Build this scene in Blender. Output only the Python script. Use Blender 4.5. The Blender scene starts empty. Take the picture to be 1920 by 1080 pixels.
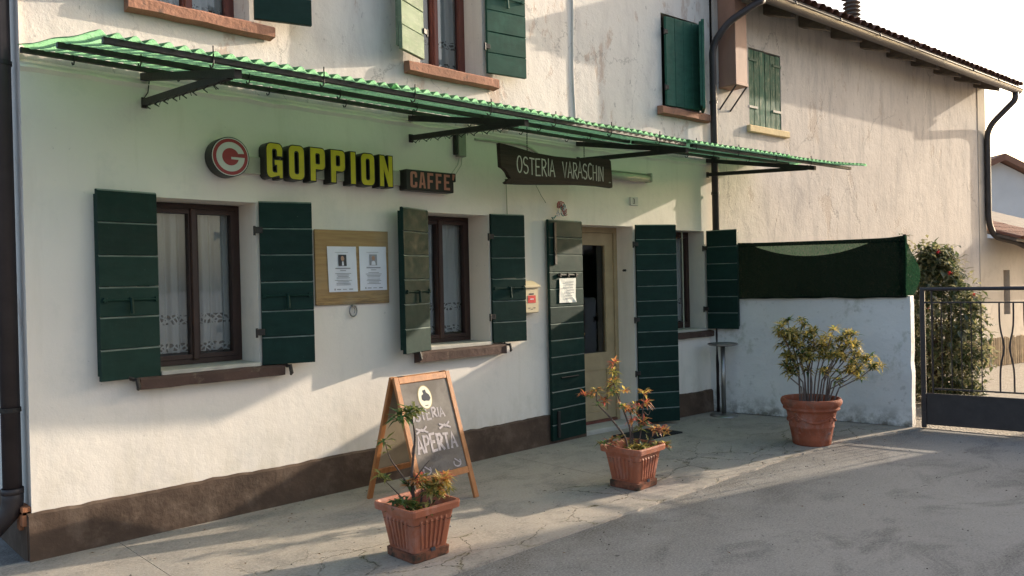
import bpy, bmesh, math, random
from mathutils import Vector, Matrix, noise
random.seed(7)
R_ = math.radians
sc = bpy.context.scene
COL = sc.collection

# ------------------------------------------------------------------ camera
CAM = Vector((0.0, -5.268, 1.55))
cr = Vector((0.72254914, -0.69096784, -0.0220496))
cu = Vector((0.02154824, -0.00936924, 0.99972391))
cf = Vector((0.69098366, 0.72282478, -0.00811941))
cd = bpy.data.cameras.new('camera'); cam = bpy.data.objects.new('camera', cd); COL.objects.link(cam)
cd.sensor_width = 36.0; cd.lens = 36 * 1500 / 1920; cd.clip_end = 1000; cd.clip_start = .05
cam.matrix_world = Matrix(((cr.x, cu.x, -cf.x, CAM.x), (cr.y, cu.y, -cf.y, CAM.y), (cr.z, cu.z, -cf.z, CAM.z), (0, 0, 0, 1)))
sc.camera = cam
# ------------------------------------------------------------------ sky and sun
SUN_EL, SUN_OFF = R_(17.0), R_(13.8)          # low sun, a little off the line of the facade
sund = Vector((math.cos(SUN_OFF) * math.cos(SUN_EL), -math.sin(SUN_OFF) * math.cos(SUN_EL), math.sin(SUN_EL)))
w = bpy.data.worlds.new('World'); sc.world = w; w.use_nodes = True
nt = w.node_tree; nt.nodes.clear()
sky = nt.nodes.new('ShaderNodeTexSky'); sky.sky_type = 'NISHITA'; sky.sun_disc = False
sky.sun_elevation = SUN_EL; sky.sun_rotation = R_(90) + SUN_OFF
sky.air_density = 1.0; sky.dust_density = 5.0; sky.ozone_density = 1.0; sky.altitude = 50
bg = nt.nodes.new('ShaderNodeBackground'); bg.inputs[1].default_value = 0.15
wo = nt.nodes.new('ShaderNodeOutputWorld')
nt.links.new(sky.outputs[0], bg.inputs[0]); nt.links.new(bg.outputs[0], wo.inputs[0])
sl = bpy.data.lights.new('sun', 'SUN'); sl.energy = 2.8; sl.angle = R_(0.53); sl.color = (1.0, 0.86, 0.68)
so = bpy.data.objects.new('sun', sl); COL.objects.link(so); so.location = (20, -6, 12)
so.rotation_euler = sund.to_track_quat('Z', 'Y').to_euler()
sc.view_settings.view_transform = 'Standard'; sc.view_settings.look = 'None'
sc.view_settings.exposure = 1.40; sc.view_settings.gamma = 1.0

# ------------------------------------------------------------------ materials
class N:
    def __init__(s, name):
        s.m = bpy.data.materials.new(name); s.m.use_nodes = True
        s.t = s.m.node_tree; s.t.nodes.clear()
        s.out = s.n('OutputMaterial'); s.geo = s.n('NewGeometry')
    def n(s, k): return s.t.nodes.new('ShaderNode' + k)
    def l(s, a, b): s.t.links.new(a, b)
    def pos(s, stretch=(1, 1, 1), obj=False, off=(0, 0, 0)):
        src = s.geo.outputs['Position']
        if obj:
            tc = s.n('TexCoord'); src = tc.outputs['Object']
        mp = s.n('Mapping'); mp.inputs['Scale'].default_value = stretch; mp.inputs['Location'].default_value = off
        s.l(src, mp.inputs['Vector']); return mp.outputs[0]
    def noise(s, scale, detail=4, rough=.55, stretch=(1, 1, 1), dist=0, obj=False, off=(0, 0, 0)):
        k = s.n('TexNoise'); k.inputs['Scale'].default_value = scale; k.inputs['Detail'].default_value = detail
        k.inputs['Roughness'].default_value = rough; k.inputs['Distortion'].default_value = dist
        s.l(s.pos(stretch, obj, off), k.inputs['Vector']); return k.outputs['Fac']
    def ramp(s, fac, lo, hi, a=0, b=1):
        k = s.n('MapRange'); k.inputs['From Min'].default_value = lo; k.inputs['From Max'].default_value = hi
        k.inputs['To Min'].default_value = a; k.inputs['To Max'].default_value = b
        s.l(fac, k.inputs['Value']); return k.outputs[0]
    def mix(s, fac, a, b):
        k = s.n('Mix'); k.data_type = 'RGBA'
        for i, v in ((6, a), (7, b)):
            if isinstance(v, tuple): k.inputs[i].default_value = (*v, 1)
            else: s.l(v, k.inputs[i])
        if isinstance(fac, (int, float)): k.inputs[0].default_value = fac
        else: s.l(fac, k.inputs[0])
        return k.outputs[2]
    def math(s, op, a, b=0.0):
        k = s.n('Math'); k.operation = op
        for i, v in enumerate((a, b)):
            if isinstance(v, (int, float)): k.inputs[i].default_value = v
            else: s.l(v, k.inputs[i])
        return k.outputs[0]
    def bump(s, h, strength, dist, prev=None):
        k = s.n('Bump'); k.inputs['Strength'].default_value = strength; k.inputs['Distance'].default_value = dist
        s.l(h, k.inputs['Height'])
        if prev is not None: s.l(prev, k.inputs['Normal'])
        return k.outputs[0]
    def bsdf(s, col, rough=.8, normal=None, metal=0, spec=.3, trans=None):
        b = s.n('BsdfPrincipled')
        if isinstance(col, tuple): b.inputs['Base Color'].default_value = (*col, 1)
        else: s.l(col, b.inputs['Base Color'])
        if isinstance(rough, (int, float)): b.inputs['Roughness'].default_value = rough
        else: s.l(rough, b.inputs['Roughness'])
        b.inputs['Metallic'].default_value = metal; b.inputs['Specular IOR Level'].default_value = spec
        if normal is not None: s.l(normal, b.inputs['Normal'])
        s.l(b.outputs[0], s.out.inputs['Surface']); return b

def simple(name, col, rough=.7, var=.25, scale=8, bump=.15, bscale=40, metal=0, spec=.3, stretch=(1, 1, 1), rnd=0, dirt=None, bloom=None):
    n = N(name)
    f = n.ramp(n.noise(scale, 5, .6, stretch), .3, .7)
    dk = tuple(c * (1 - var) for c in col); lt = tuple(min(1, c * (1 + var * .6)) for c in col)
    c = n.mix(f, dk, lt)
    if rnd:
        oi = n.n('ObjectInfo'); h = n.n('HueSaturation'); n.l(c, h.inputs['Color'])
        n.l(n.ramp(oi.outputs['Random'], 0, 1, 1 - rnd, 1 + rnd), h.inputs['Value']); c = h.outputs[0]
    if dirt:
        c = n.mix(n.ramp(n.noise(dirt[1], 6, .65), dirt[2], dirt[3]), c, dirt[0])
    if bloom: c = n.mix(n.ramp(n.noise(6.5, 8, .75, (1, 1, .6), off=(2, 5, 1)), .50, .72, 0, bloom), c, tuple(.35 + .55 * v for v in col))
    nm = n.bump(n.noise(bscale, 4, .6, stretch), bump, .01) if bump else None
    n.bsdf(c, rough, nm, metal, spec); return n.m

def plaster_lower():
    n = N('cream_plaster')
    c = n.mix(n.ramp(n.noise(.9, 5, .6), .35, .7), (.80, .732, .655), (.755, .685, .61))
    c = n.mix(n.ramp(n.noise(2.6, 7, .72), .53, .74, 0, .6), c, (.62, .585, .53))
    c = n.mix(n.ramp(n.noise(4.2, 8, .78, off=(1.7, 0, 4.4)), .66, .74, 0, .6), c, (.47, .44, .42))
    c = n.mix(n.ramp(n.noise(26, 3, .6), .70, .74, 0, .5), c, (.45, .41, .36))
    # splash-back dirt and grey scuffs in a band
    z = n.n('SeparateXYZ'); n.l(n.geo.outputs['Position'], z.inputs[0])
    low = n.ramp(z.outputs[2], .28, .62, 1, 0)
    c = n.mix(n.math('MULTIPLY', low, n.ramp(n.noise(5, 6, .7, (1, 1, .5)), .45, .75, 0, .6)), c, (.50, .44, .33))
    st = n.ramp(n.noise(5, 5, .62, (1.4, 1.4, .16)), .56, .78, 0, .38)
    c = n.mix(st, c, (.58, .52, .43))
    b = n.bump(n.noise(1.6, 3, .5), .55, .022)
    b = n.bump(n.noise(11, 5, .65), .30, .010, b)
    b = n.bump(n.noise(90, 3, .6), .22, .003, b)
    n.bsdf(c, .82, b, 0, .25); return n.m

def plaster_upper(name, c0, c1, c2, c3, thr=.56, streak=.35, st=1.0):
    n = N(name)
    c = n.mix(n.ramp(n.noise(1.1, 6, .65), .32, .68), c0, c1)
    s1 = n.noise(3.0, 7, .7, (1.6, 1.6, .35), .4)
    c = n.mix(n.ramp(s1, .48, .72, 0, streak * 1.8), c, c2)
    pe = n.noise(2.1, 10, .74, (1.2, 1.2, .55), .3, off=(3, 1, 2))
    pk = n.ramp(pe, thr, thr + .05)
    c = n.mix(n.math('MULTIPLY', pk, .7), c, c3)
    sp = n.ramp(n.noise(17, 5, .7, (1, 1, .5)), .63, .69, 0, .7)
    c = n.mix(sp, c, tuple(v * .62 for v in c2))
    hc = n.n('TexVoronoi'); hc.feature = 'DISTANCE_TO_EDGE'; hc.inputs['Scale'].default_value = .8
    wb = n.n('TexNoise'); wb.inputs['Scale'].default_value = 1.8; wb.inputs['Detail'].default_value = 10; wb.inputs['Roughness'].default_value = .72
    ad = n.n('MixRGB'); ad.blend_type = 'ADD'; ad.inputs[0].default_value = .9
    n.l(n.pos((1.4, 1.4, .6)), ad.inputs[1]); n.l(wb.outputs['Color'], ad.inputs[2]); n.l(ad.outputs[0], hc.inputs['Vector'])
    hk = n.math('MULTIPLY', n.ramp(hc.outputs['Distance'], .001, .006, 1, 0), n.ramp(n.noise(.9, 2, .5, off=(7, 0, 0)), .45, .55))
    c = n.mix(n.math('MULTIPLY', hk, .6), c, tuple(v * .5 for v in c2))
    st *= .6
    b = n.bump(n.math('SUBTRACT', 1.0, pk), .45 * st, .012)
    b = n.bump(n.noise(5, 8, .7), .5 * st, .03, b)
    b = n.bump(n.noise(38, 5, .7), .5 * st, .008, b)
    n.bsdf(c, .9, b, 0, .15); return n.m

def concrete():
    n = N('concrete')
    c = n.mix(n.ramp(n.noise(.8, 6, .62), .35, .68), (.385, .325, .262), (.285, .25, .215))
    c = n.mix(n.ramp(n.noise(2.6, 9, .74, (1, 1.5, 1), .5), .47, .68, 0, .85), c, (.165, .145, .125))
    c = n.mix(n.ramp(n.noise(60, 4, .7), .40, .66, 0, .45), c, (.48, .44, .385))
    c = n.mix(n.ramp(n.noise(24, 3, .6), .66, .70, 0, .8), c, (.11, .10, .09))
    vo = n.n('TexVoronoi'); vo.feature = 'DISTANCE_TO_EDGE'; vo.inputs['Scale'].default_value = 1.9
    wob = n.n('TexNoise'); wob.inputs['Scale'].default_value = 2.4; wob.inputs['Detail'].default_value = 10; wob.inputs['Roughness'].default_value = .7
    ad = n.n('MixRGB'); ad.blend_type = 'ADD'; ad.inputs[0].default_value = .5
    n.l(n.pos((1, 1.35, 0)), ad.inputs[1]); n.l(wob.outputs['Color'], ad.inputs[2]); n.l(ad.outputs[0], vo.inputs['Vector'])
    ypos = n.n('SeparateXYZ'); n.l(n.geo.outputs['Position'], ypos.inputs[0])
    outer = n.ramp(ypos.outputs[1], -.9, -1.35)
    msk = n.math('MULTIPLY', n.ramp(n.noise(.9, 2, .5), .42, .52), outer)
    crk = n.math('MULTIPLY', n.ramp(vo.outputs['Distance'], 0.0015, .007, 1, 0), msk)
    c = n.mix(n.math('MULTIPLY', crk, .85), c, (.06, .05, .035))
    moss = n.math('MULTIPLY', n.math('MULTIPLY', n.ramp(vo.outputs['Distance'], 0, .045, 1, 0), msk), n.ramp(n.noise(7, 4, .6), .52, .62))
    c = n.mix(n.math('MULTIPLY', moss, .6), c, (.14, .12, .04))
    b = n.bump(n.math('SUBTRACT', 1.0, crk), .8, .01)
    b = n.bump(n.noise(2.2, 4, .6), .5, .025, b)
    b = n.bump(n.noise(35, 6, .75), .5, .006, b)
    b = n.bump(n.noise(170, 3, .6), .4, .002, b)
    n.bsdf(c, .9, b, 0, .2); return n.m

def asphalt():
    n = N('asphalt')
    c = n.mix(n.ramp(n.noise(.7, 6, .65), .35, .68), (.235, .222, .205), (.165, .158, .150))
    c = n.mix(n.ramp(n.noise(1.25, 8, .72, (1, 1.7, 1), .8, off=(2.2, .4, 0)), .49, .63, 0, .85), c, (.072, .069, .070))
    yp = n.n('SeparateXYZ'); n.l(n.geo.outputs['Position'], yp.inputs[0])
    near = n.math('MULTIPLY', n.ramp(yp.outputs[1], -2.75, -2.02), n.ramp(n.noise(2.4, 8, .7), .34, .56))
    c = n.mix(n.math('MULTIPLY', near, .8), c, (.085, .072, .060))
    c = n.mix(n.ramp(n.noise(75, 5, .8), .42, .66, 0, .65), c, (.36, .34, .315))
    c = n.mix(n.ramp(n.noise(45, 4, .75, off=(4, 4, 0)), .60, .68, 0, .6), c, (.06, .058, .055))
    c = n.mix(n.ramp(n.noise(14, 3, .6), .70, .73, 0, .8), c, (.05, .048, .045))
    b = n.bump(n.noise(3, 4, .6), .35, .02)
    b = n.bump(n.noise(110, 4, .7), .6, .004, b)
    n.bsdf(c, .86, b, 0, .3); return n.m

def gravel():
    n = N('gravel_yard')
    vo = n.n('TexVoronoi'); vo.inputs['Scale'].default_value = 42; n.l(n.pos((1, 1, .3)), vo.inputs['Vector'])
    c = n.mix(vo.outputs['Color'], (.27, .235, .19), (.42, .37, .31))
    b = n.bump(vo.outputs['Distance'], .9, .02)
    n.bsdf(c, .9, b); return n.m

def green_wood(name, col, worn=None, rough=.5):
    n = N(name)
    oi = n.n('ObjectInfo')
    c = n.mix(n.ramp(n.noise(6, 5, .6, (1, 1, 3)), .3, .7), tuple(v * .82 for v in col), tuple(v * 1.12 for v in col))
    h = n.n('HueSaturation'); n.l(c, h.inputs['Color']); n.l(n.ramp(oi.outputs['Random'], 0, 1, .82, 1.18), h.inputs['Value']); c = h.outputs[0]
    c = n.mix(n.ramp(n.noise(9, 7, .75, (1, 1, .45)), .54, .74, 0, .32), c, tuple(min(1, v * 1.8 + .006) for v in col))
    c = n.mix(n.ramp(n.noise(55, 4, .7), .69, .72, 0, .7), c, tuple(min(1, v * 2.5 + .05) for v in col))
    if worn:
        wc, st, lo, hi, amt = worn
        c = n.mix(n.ramp(n.noise(16, 8, .75, st), lo, hi, 0, amt), c, wc)
    b = n.bump(n.noise(22, 5, .6, (1, 1, 2.5)), .22, .004)
    b = n.bump(n.noise(3, 3, .5), .18, .012, b)
    n.bsdf(c, n.ramp(n.noise(14, 4, .6), .3, .7, rough - .02, rough + .2), b, 0, .16); return n.m

def glass():
    n = N('window_glass')
    fr = n.n('Fresnel'); fr.inputs[0].default_value = 1.52
    t = n.n('BsdfTransparent'); t.inputs[0].default_value = (.90, .93, .92, 1)
    g = n.n('BsdfGlossy'); g.inputs['Roughness'].default_value = .015
    n.l(n.bump(n.noise(2.2, 2, .5), .05, .02), g.inputs['Normal'])
    m = n.n('MixShader'); n.l(n.math('MULTIPLY', fr.outputs[0], 1.7), m.inputs[0]); n.l(t.outputs[0], m.inputs[1]); n.l(g.outputs[0], m.inputs[2])
    n.l(m.outputs[0], n.out.inputs[0]); return n.m

def cloth(name, col, alpha, tr=.4, weave=0, lace=False):
    n = N(name)
    d = n.n('BsdfDiffuse'); d.inputs[0].default_value = (*col, 1)
    t = n.n('BsdfTranslucent'); t.inputs[0].default_value = (*col, 1)
    m = n.n('MixShader'); m.inputs[0].default_value = tr; n.l(d.outputs[0], m.inputs[1]); n.l(t.outputs[0], m.inputs[2])
    x = n.n('BsdfTransparent'); m2 = n.n('MixShader')
    if lace:
        wv = n.n('TexVoronoi'); wv.feature = 'DISTANCE_TO_EDGE'; wv.inputs['Scale'].default_value = 34; n.l(n.pos((1, .4, 1)), wv.inputs['Vector'])
        f = n.ramp(wv.outputs['Distance'], .10, .22, .02, .75)
        n.l(f, m2.inputs[0])
    else:
        f = n.ramp(n.noise(weave or 40, 3, .6, (1, 1, .5)), .3, .7, alpha * .7, min(1, alpha * 1.3)); n.l(f, m2.inputs[0])
    n.l(m.outputs[0], m2.inputs[1]); n.l(x.outputs[0], m2.inputs[2]); n.l(m2.outputs[0], n.out.inputs[0]); return n.m

def awning_mat():
    n = N('green_fibreglass')
    c = n.mix(n.ramp(n.noise(5, 6, .7), .35, .68), (.125, .31, .145), (.07, .205, .095))
    c = n.mix(n.ramp(n.noise(55, 4, .7), .52, .62, 0, .75), c, (.045, .10, .045))
    d = n.n('BsdfDiffuse'); n.l(c, d.inputs[0])
    t = n.n('BsdfTranslucent'); h = n.n('HueSaturation'); h.inputs['Value'].default_value = 1.9; h.inputs['Saturation'].default_value = .84
    n.l(c, h.inputs['Color']); n.l(h.outputs[0], t.inputs[0])
    m = n.n('MixShader'); m.inputs[0].default_value = .68; n.l(d.outputs[0], m.inputs[1]); n.l(t.outputs[0], m.inputs[2])
    g = n.n('BsdfGlossy'); g.inputs['Roughness'].default_value = .35
    m2 = n.n('MixShader'); m2.inputs[0].default_value = .05; n.l(m.outputs[0], m2.inputs[1]); n.l(g.outputs[0], m2.inputs[2])
    n.l(m2.outputs[0], n.out.inputs[0]); return n.m

def leaf(name, col, tr=.45, rough=.4):
    n = N(name)
    c = n.mix(n.ramp(n.noise(30, 2, .5), .3, .7), tuple(v * .6 for v in col), tuple(min(1, v * 1.35) for v in col))
    b = n.bsdf(c, rough, None, 0, .9)
    t = n.n('BsdfTranslucent'); h = n.n('HueSaturation'); h.inputs['Value'].default_value = 1.9; n.l(c, h.inputs['Color']); n.l(h.outputs[0], t.inputs[0])
    m = n.n('MixShader'); m.inputs[0].default_value = tr; n.l(b.outputs[0], m.inputs[1]); n.l(t.outputs[0], m.inputs[2])
    n.l(m.outputs[0], n.out.inputs[0]); return n.m

def ply():
    n = N('plywood')
    c = n.mix(n.ramp(n.noise(5, 5, .6, (.6, 1, 7)), .3, .7), (.42, .275, .125), (.30, .185, .085))
    z = n.n('SeparateXYZ'); n.l(n.geo.outputs['Position'], z.inputs[0])
    c = n.mix(n.math('MULTIPLY', n.ramp(z.outputs[2], 1.40, 1.52, 1, .12), n.ramp(n.noise(9, 7, .75, (.5, 1, 5)), .42, .62)), c, (.12, .085, .055))
    c = n.mix(n.ramp(n.noise(2.3, 4, .6), .5, .72, 0, .5), c, (.36, .31, .22))
    n.bsdf(c, .7, n.bump(n.noise(30, 4, .6, (.4, 1, 5)), .2, .004), 0, .2); return n.m

def whitewash():
    n = N('whitewashed_render')
    c = n.mix(n.ramp(n.noise(1.2, 5, .6), .35, .7), (.74, .71, .68), (.62, .60, .585))
    c = n.mix(n.ramp(n.noise(2.6, 6, .7, (1, 1, .8), off=(0, 4.2, 1)), .56, .70, 0, .7), c, (.27, .27, .18))
    c = n.mix(n.ramp(n.noise(11, 6, .7), .60, .68, 0, .45), c, (.36, .34, .31))
    z = n.n('SeparateXYZ'); n.l(n.geo.outputs['Position'], z.inputs[0])
    c = n.mix(n.math('MULTIPLY', n.ramp(z.outputs[2], 0, .22, 1, 0), n.ramp(n.noise(9, 6, .7), .4, .6)), c, (.20, .18, .15))
    b = n.bump(n.noise(3, 4, .6), .6, .03); b = n.bump(n.noise(28, 5, .7), .35, .006, b)
    n.bsdf(c, .9, b, 0, .2); return n.m

def tile_mat():
    n = N('clay_tile'); oi = n.n('ObjectInfo')
    c = n.mix(oi.outputs['Random'], (.17, .075, .05), (.26, .13, .085))
    c = n.mix(n.ramp(n.noise(12, 5, .7), .5, .7, 0, .6), c, (.12, .10, .08))
    n.bsdf(c, .85, n.bump(n.noise(40, 4, .6), .3, .005)); return n.m

MT = dict(
    low=plaster_lower(),
    up=plaster_upper('weathered_white_plaster', (.73, .68, .62), (.66, .61, .565), (.50, .45, .42), (.50, .375, .305), .565, .33),
    back=plaster_upper('stained_grey_plaster', (.58, .525, .475), (.49, .44, .40), (.36, .33, .31), (.42, .35, .295), .58, .5, 1.1),
    plinth=simple('brown_plinth_paint', (.092, .058, .040), .75, .4, 3, .5, 26, dirt=((.15, .108, .08), 6, .50, .76), bloom=.0),
    sill=simple('brown_sill', (.085, .05, .04), .8, .3, 5, .6, 25, dirt=((.16, .12, .09), 12, .58, .68)),
    sillup=simple('terracotta_sill', (.33, .165, .11), .85, .25, 6, .7, 35, dirt=((.20, .12, .09), 14, .58, .68)),
    sillpale=simple('pale_stone', (.46, .43, .38), .7, .2, 6, .3, 30),
    sillyel=simple('yellow_sill', (.62, .48, .27), .85, .2, 6, .5, 25),
    green=green_wood('dark_green_paint', (.0070, .028, .0225)),
    greenup=green_wood('mid_green_paint', (.032, .098, .07), ((.20, .24, .17), (1, 1, 3), .66, .72, .6), .5),
    greenpale=green_wood('sun_bleached_green_paint', (.15, .195, .13), ((.28, .29, .22), (1, 1, 4), .55, .66, .7), .6),
    greenworn=green_wood('flaking_green_paint', (.035, .105, .07), ((.34, .35, .24), (4, 4, .35), .53, .64, .85), .65),
    greenedge=simple('green_edge_highlight', (.16, .19, .17), .4, .4, 12, .2, 60, 0, .5),  # sky highlight along the plank joints, painted as a paler chamfer colour
    iron=simple('black_iron', (.022, .018, .016), .55, .3, 15, .2, 60, 0, .4),
    pipe=simple('dark_brown_pipe', (.040, .031, .032), .5, .25, 6, .1, 40, 0, .4),
    gut=simple('grey_brown_gutter', (.060, .052, .050), .5, .25, 5, .1, 40, .2, .4),
    brown=simple('dark_brown_window_frame', (.045, .022, .018), .45, .25, 10, .1, 60, 0, .4, (1, 1, .3)),
    redbrown=simple('red_brown_window_frame', (.17, .055, .04), .5, .25, 10, .15, 60, 0, .4, (1, 1, .3)),
    door=simple('beige_painted_door', (.42, .315, .185), .5, .15, 6, .1, 50),
    glass=glass(),
    curtain=cloth('white_curtain', (.86, .86, .86), .05, .35, 60),
    lace=cloth('white_lace', (.85, .85, .85), .3, .3, lace=True),
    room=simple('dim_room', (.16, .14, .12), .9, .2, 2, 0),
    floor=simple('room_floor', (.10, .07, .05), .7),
    brick=simple('orange_brick', (.36, .15, .075), .9, .3, 20, .6, 60),
    concrete=concrete(), asphalt=asphalt(), gravel=gravel(),
    sheet=awning_mat(), ply=ply(),
    paper=simple('white_paper', (.72, .73, .80), .8, .04, 5, .05, 8),
    paper2=simple('sunlit_paper', (.80, .78, .72), .8, .05, 5, .1, 8),
    ink=simple('dark_ink', (.06, .06, .07), .8, 0, 5, 0), greyink=simple('grey_ink', (.30, .30, .33), .8, 0, 5, 0),
    skin=simple('printed_skin_tone', (.42, .26, .19), .8, .1, 30, 0),
    signred=simple('sign_red', (.27, .022, .030), .35, .1, 8, 0), signwhite=simple('sign_white', (.52, .52, .50), .4, .1, 8, 0),
    signyel=simple('sign_yellow', (.50, .42, .012), .35, .15, 9, 0), signblack=simple('sign_black', (.014, .013, .012), .4, .2, 9, .05),
    signpink=simple('sign_faded_red', (.42, .16, .115), .45, .15, 9, 0), rail=simple('cream_painted_rail', (.50, .49, .40), .6, .2, 8, .1),
    oldwood=simple('dark_old_wood', (.052, .034, .027), .7, .5, 5, .7, 22, 0, .2, (.25, 1, 4)),
    paint=simple('white_letter_paint', (.62, .58, .52), .8, .2, 40, 0),
    terra=simple('terracotta_plastic', (.36, .118, .062), .6, .14, 7, .15, 60, 0, .3, dirt=((.22, .10, .065), 7, .55, .72), bloom=.3),
    terrad=simple('dirty_terracotta_base', (.22, .085, .05), .75, .5, 9, .3, 40, 0, .2, dirt=((.05, .04, .03), 11, .46, .60)),
    clay=simple('fired_clay', (.33, .098, .052), .8, .2, 5, .35, 50, 0, .2, dirt=((.20, .10, .07), 6, .52, .70), bloom=.35),
    soil=simple('soil', (.05, .034, .024), .95, .4, 18, 1, 50),
    orange=simple('varnished_pine', (.40, .165, .058), .5, .25, 8, .15, 30, 0, .35, (4, 4, .5), dirt=((.24, .10, .04), 9, .6, .75)),
    slate=simple('chalkboard', (.135, .115, .10), .7, .25, 4, .1, 30, dirt=((.22, .20, .18), 6, .45, .8)),
    slateback=simple('bare_hardboard', (.33, .27, .19), .8, .15, 4, .1),
    chalk=simple('chalk', (.43, .385, .39), .95, .35, 45, 0), chalkdim=simple('smeared_chalk', (.185, .165, .15), .95, .3, 45, 0),
    badge=simple('cream_badge', (.66, .62, .48), .5, .05, 10, 0), badgeedge=simple('gold_badge_rim', (.32, .25, .10), .5, .1, 10, 0),
    mail=simple('cream_letterbox', (.58, .48, .32), .45, .1, 8, .05), red=simple('red_label', (.55, .035, .03), .5, .1, 8, 0),
    plastic=simple('cream_plastic', (.42, .42, .33), .5, .15, 8, .05), greybox=simple('grey_plastic', (.24, .245, .19), .5, .15, 8, .05),
    teal=simple('teal_ribbon', (.05, .20, .19), .6, .1, 9, 0), pink=simple('pink_ribbon', (.40, .10, .10), .6, .1, 9, 0),
    copper=simple('copper_brown_sheet', (.30, .165, .12), .65, .3, 3, .1, 20, .0, .4, (1, 1, .4)),
    white=whitewash(), net=cloth('dark_green_shade_net', (.0045, .011, .008), .04, .2, 90), netlight=cloth('single_shade_net', (.020, .058, .030), .10, .3, 90),
    steel=simple('brushed_steel', (.30, .29, .28), .35, .15, 6, .05, 40, .85, .5),
    gate=simple('brown_gate_paint', (.045, .036, .036), .45, .25, 8, .1, 50, 0, .4, dirt=((.13, .09, .07), 14, .66, .74)),
    rafter=simple('grey_old_timber', (.15, .125, .105), .85, .35, 6, .5, 25, 0, .2, (1, 1, 3)),
    tile=tile_mat(), bamboo=simple('split_bamboo', (.42, .31, .19), .8, .3, 9, .3, 40, rnd=.3),
    mat_=simple('black_rubber_mat', (.018, .017, .018), .9, .3, 20, .6, 90),
    brass=simple('brass', (.45, .30, .12), .35, .1, 9, 0, 40, .8, .5),
    bark=simple('twig_bark', (.10, .070, .058), .85, .35, 30, .4, 60), stem=simple('grey_stem', (.17, .125, .105), .85, .3, 30, .4, 60),
    lg=leaf('leaf_green', (.050, .095, .026)), lo=leaf('leaf_olive', (.17, .17, .045)), ly=leaf('leaf_yellow', (.44, .34, .10)),
    lr=leaf('leaf_red', (.34, .085, .060)), lor=leaf('leaf_orange', (.36, .165, .060)),
    bushleaf=leaf('glossy_dark_leaf', (.06, .08, .03), .3, .42), bushleaf2=leaf('glossy_mid_leaf', (.20, .19, .10), .4, .42), flower=leaf('red_flower', (.45, .03, .03), .3, .5),
    gritlight=simple('pale_grit', (.34, .31, .27), .9, .3, 90, 0), gritdark=simple('dark_grit', (.07, .06, .05), .9, .3, 90, 0), dryleaf=simple('dry_leaf', (.14, .075, .035), .8, .4, 60, 0),
    farwhite=simple('far_white_wall', (.62, .61, .60), .9, .08, 1, .1), far=simple('beige_wall', (.50, .44, .37), .9, .2, 1.5, .4, 20, dirt=((.36, .31, .26), 3, .5, .75)),
)

# ------------------------------------------------------------------ building helpers
TH = 0.07; XB = 5.9                                  # the facade bends by four degrees at the door
CB, SB = math.cos(TH), math.sin(TH)
def W(s, off, z):                                    # along the facade, out of it, up
    if s <= XB: return Vector((s, -off, z))
    return Vector((XB + (s - XB) * CB - off * SB, -(s - XB) * SB - off * CB, z))
ORG = {}
def thing(name, loc, label, cat, group=None):
    o = bpy.data.objects.new(name, None); COL.objects.link(o); o.empty_display_size = .1
    o.location = loc; ORG[o] = Vector(loc); o['label'] = label; o['category'] = cat
    if group: o['group'] = group
    return o
def obj(name, bm, mat, parent=None, label=None, cat=None, group=None, kind=None, smooth=False):
    """world-space bmesh -> one mesh object with its origin at its own base"""
    vs = [v.co for v in bm.verts]
    mn = Vector((min(v.x for v in vs), min(v.y for v in vs), min(v.z for v in vs))); mx = Vector((max(v.x for v in vs), max(v.y for v in vs), max(v.z for v in vs)))
    o0 = Vector(((mn.x + mx.x) / 2, (mn.y + mx.y) / 2, mn.z))
    for v in bm.verts: v.co -= o0
    me = bpy.data.meshes.new(name); bm.to_mesh(me); bm.free()
    for m in (mat if isinstance(mat, (list, tuple)) else [mat]): me.materials.append(MT[m])
    if smooth: me.polygons.foreach_set('use_smooth', [True] * len(me.polygons))
    o = bpy.data.objects.new(name, me); COL.objects.link(o); ORG[o] = o0
    if parent is not None: o.parent = parent; o.location = o0 - ORG[parent]
    else: o.location = o0
    if label: o['label'] = label
    if cat: o['category'] = cat
    if group: o['group'] = group
    if kind: o['kind'] = kind
    return o
def BM(): return bmesh.new()
def box8(bm, pts, bevel=0):
    """pts: 4 bottom then 4 top corners, same winding"""
    v = [bm.verts.new(p) for p in pts]
    fs = [bm.faces.new([v[i] for i in f]) for f in ((3, 2, 1, 0), (4, 5, 6, 7), (0, 1, 5, 4), (1, 2, 6, 5), (2, 3, 7, 6), (3, 0, 4, 7))]
    bmesh.ops.recalc_face_normals(bm, faces=fs)
    if bevel:
        es = {e for f in fs for e in f.edges}
        bmesh.ops.bevel(bm, geom=list(es), offset=bevel, segments=1, affect='EDGES', profile=.5)
    return bm
def fbox(s0, s1, o0, o1, z0, z1, bm=None, bevel=0):   # box against the facade
    bm = bm or BM()
    return box8(bm, [W(s0, o0, z0), W(s1, o0, z0), W(s1, o1, z0), W(s0, o1, z0), W(s0, o0, z1), W(s1, o0, z1), W(s1, o1, z1), W(s0, o1, z1)], bevel)
def obox(o, ex, ey, ez, bm=None, bevel=0):            # box from a corner and three edge vectors
    bm = bm or BM(); o = Vector(o)
    return box8(bm, [o, o + ex, o + ex + ey, o + ey, o + ez, o + ex + ez, o + ex + ey + ez, o + ey + ez], bevel)
def abox(x0, x1, y0, y1, z0, z1, bm=None, bevel=0):
    return obox((x0, y0, z0), Vector((x1 - x0, 0, 0)), Vector((0, y1 - y0, 0)), Vector((0, 0, z1 - z0)), bm, bevel)
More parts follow.
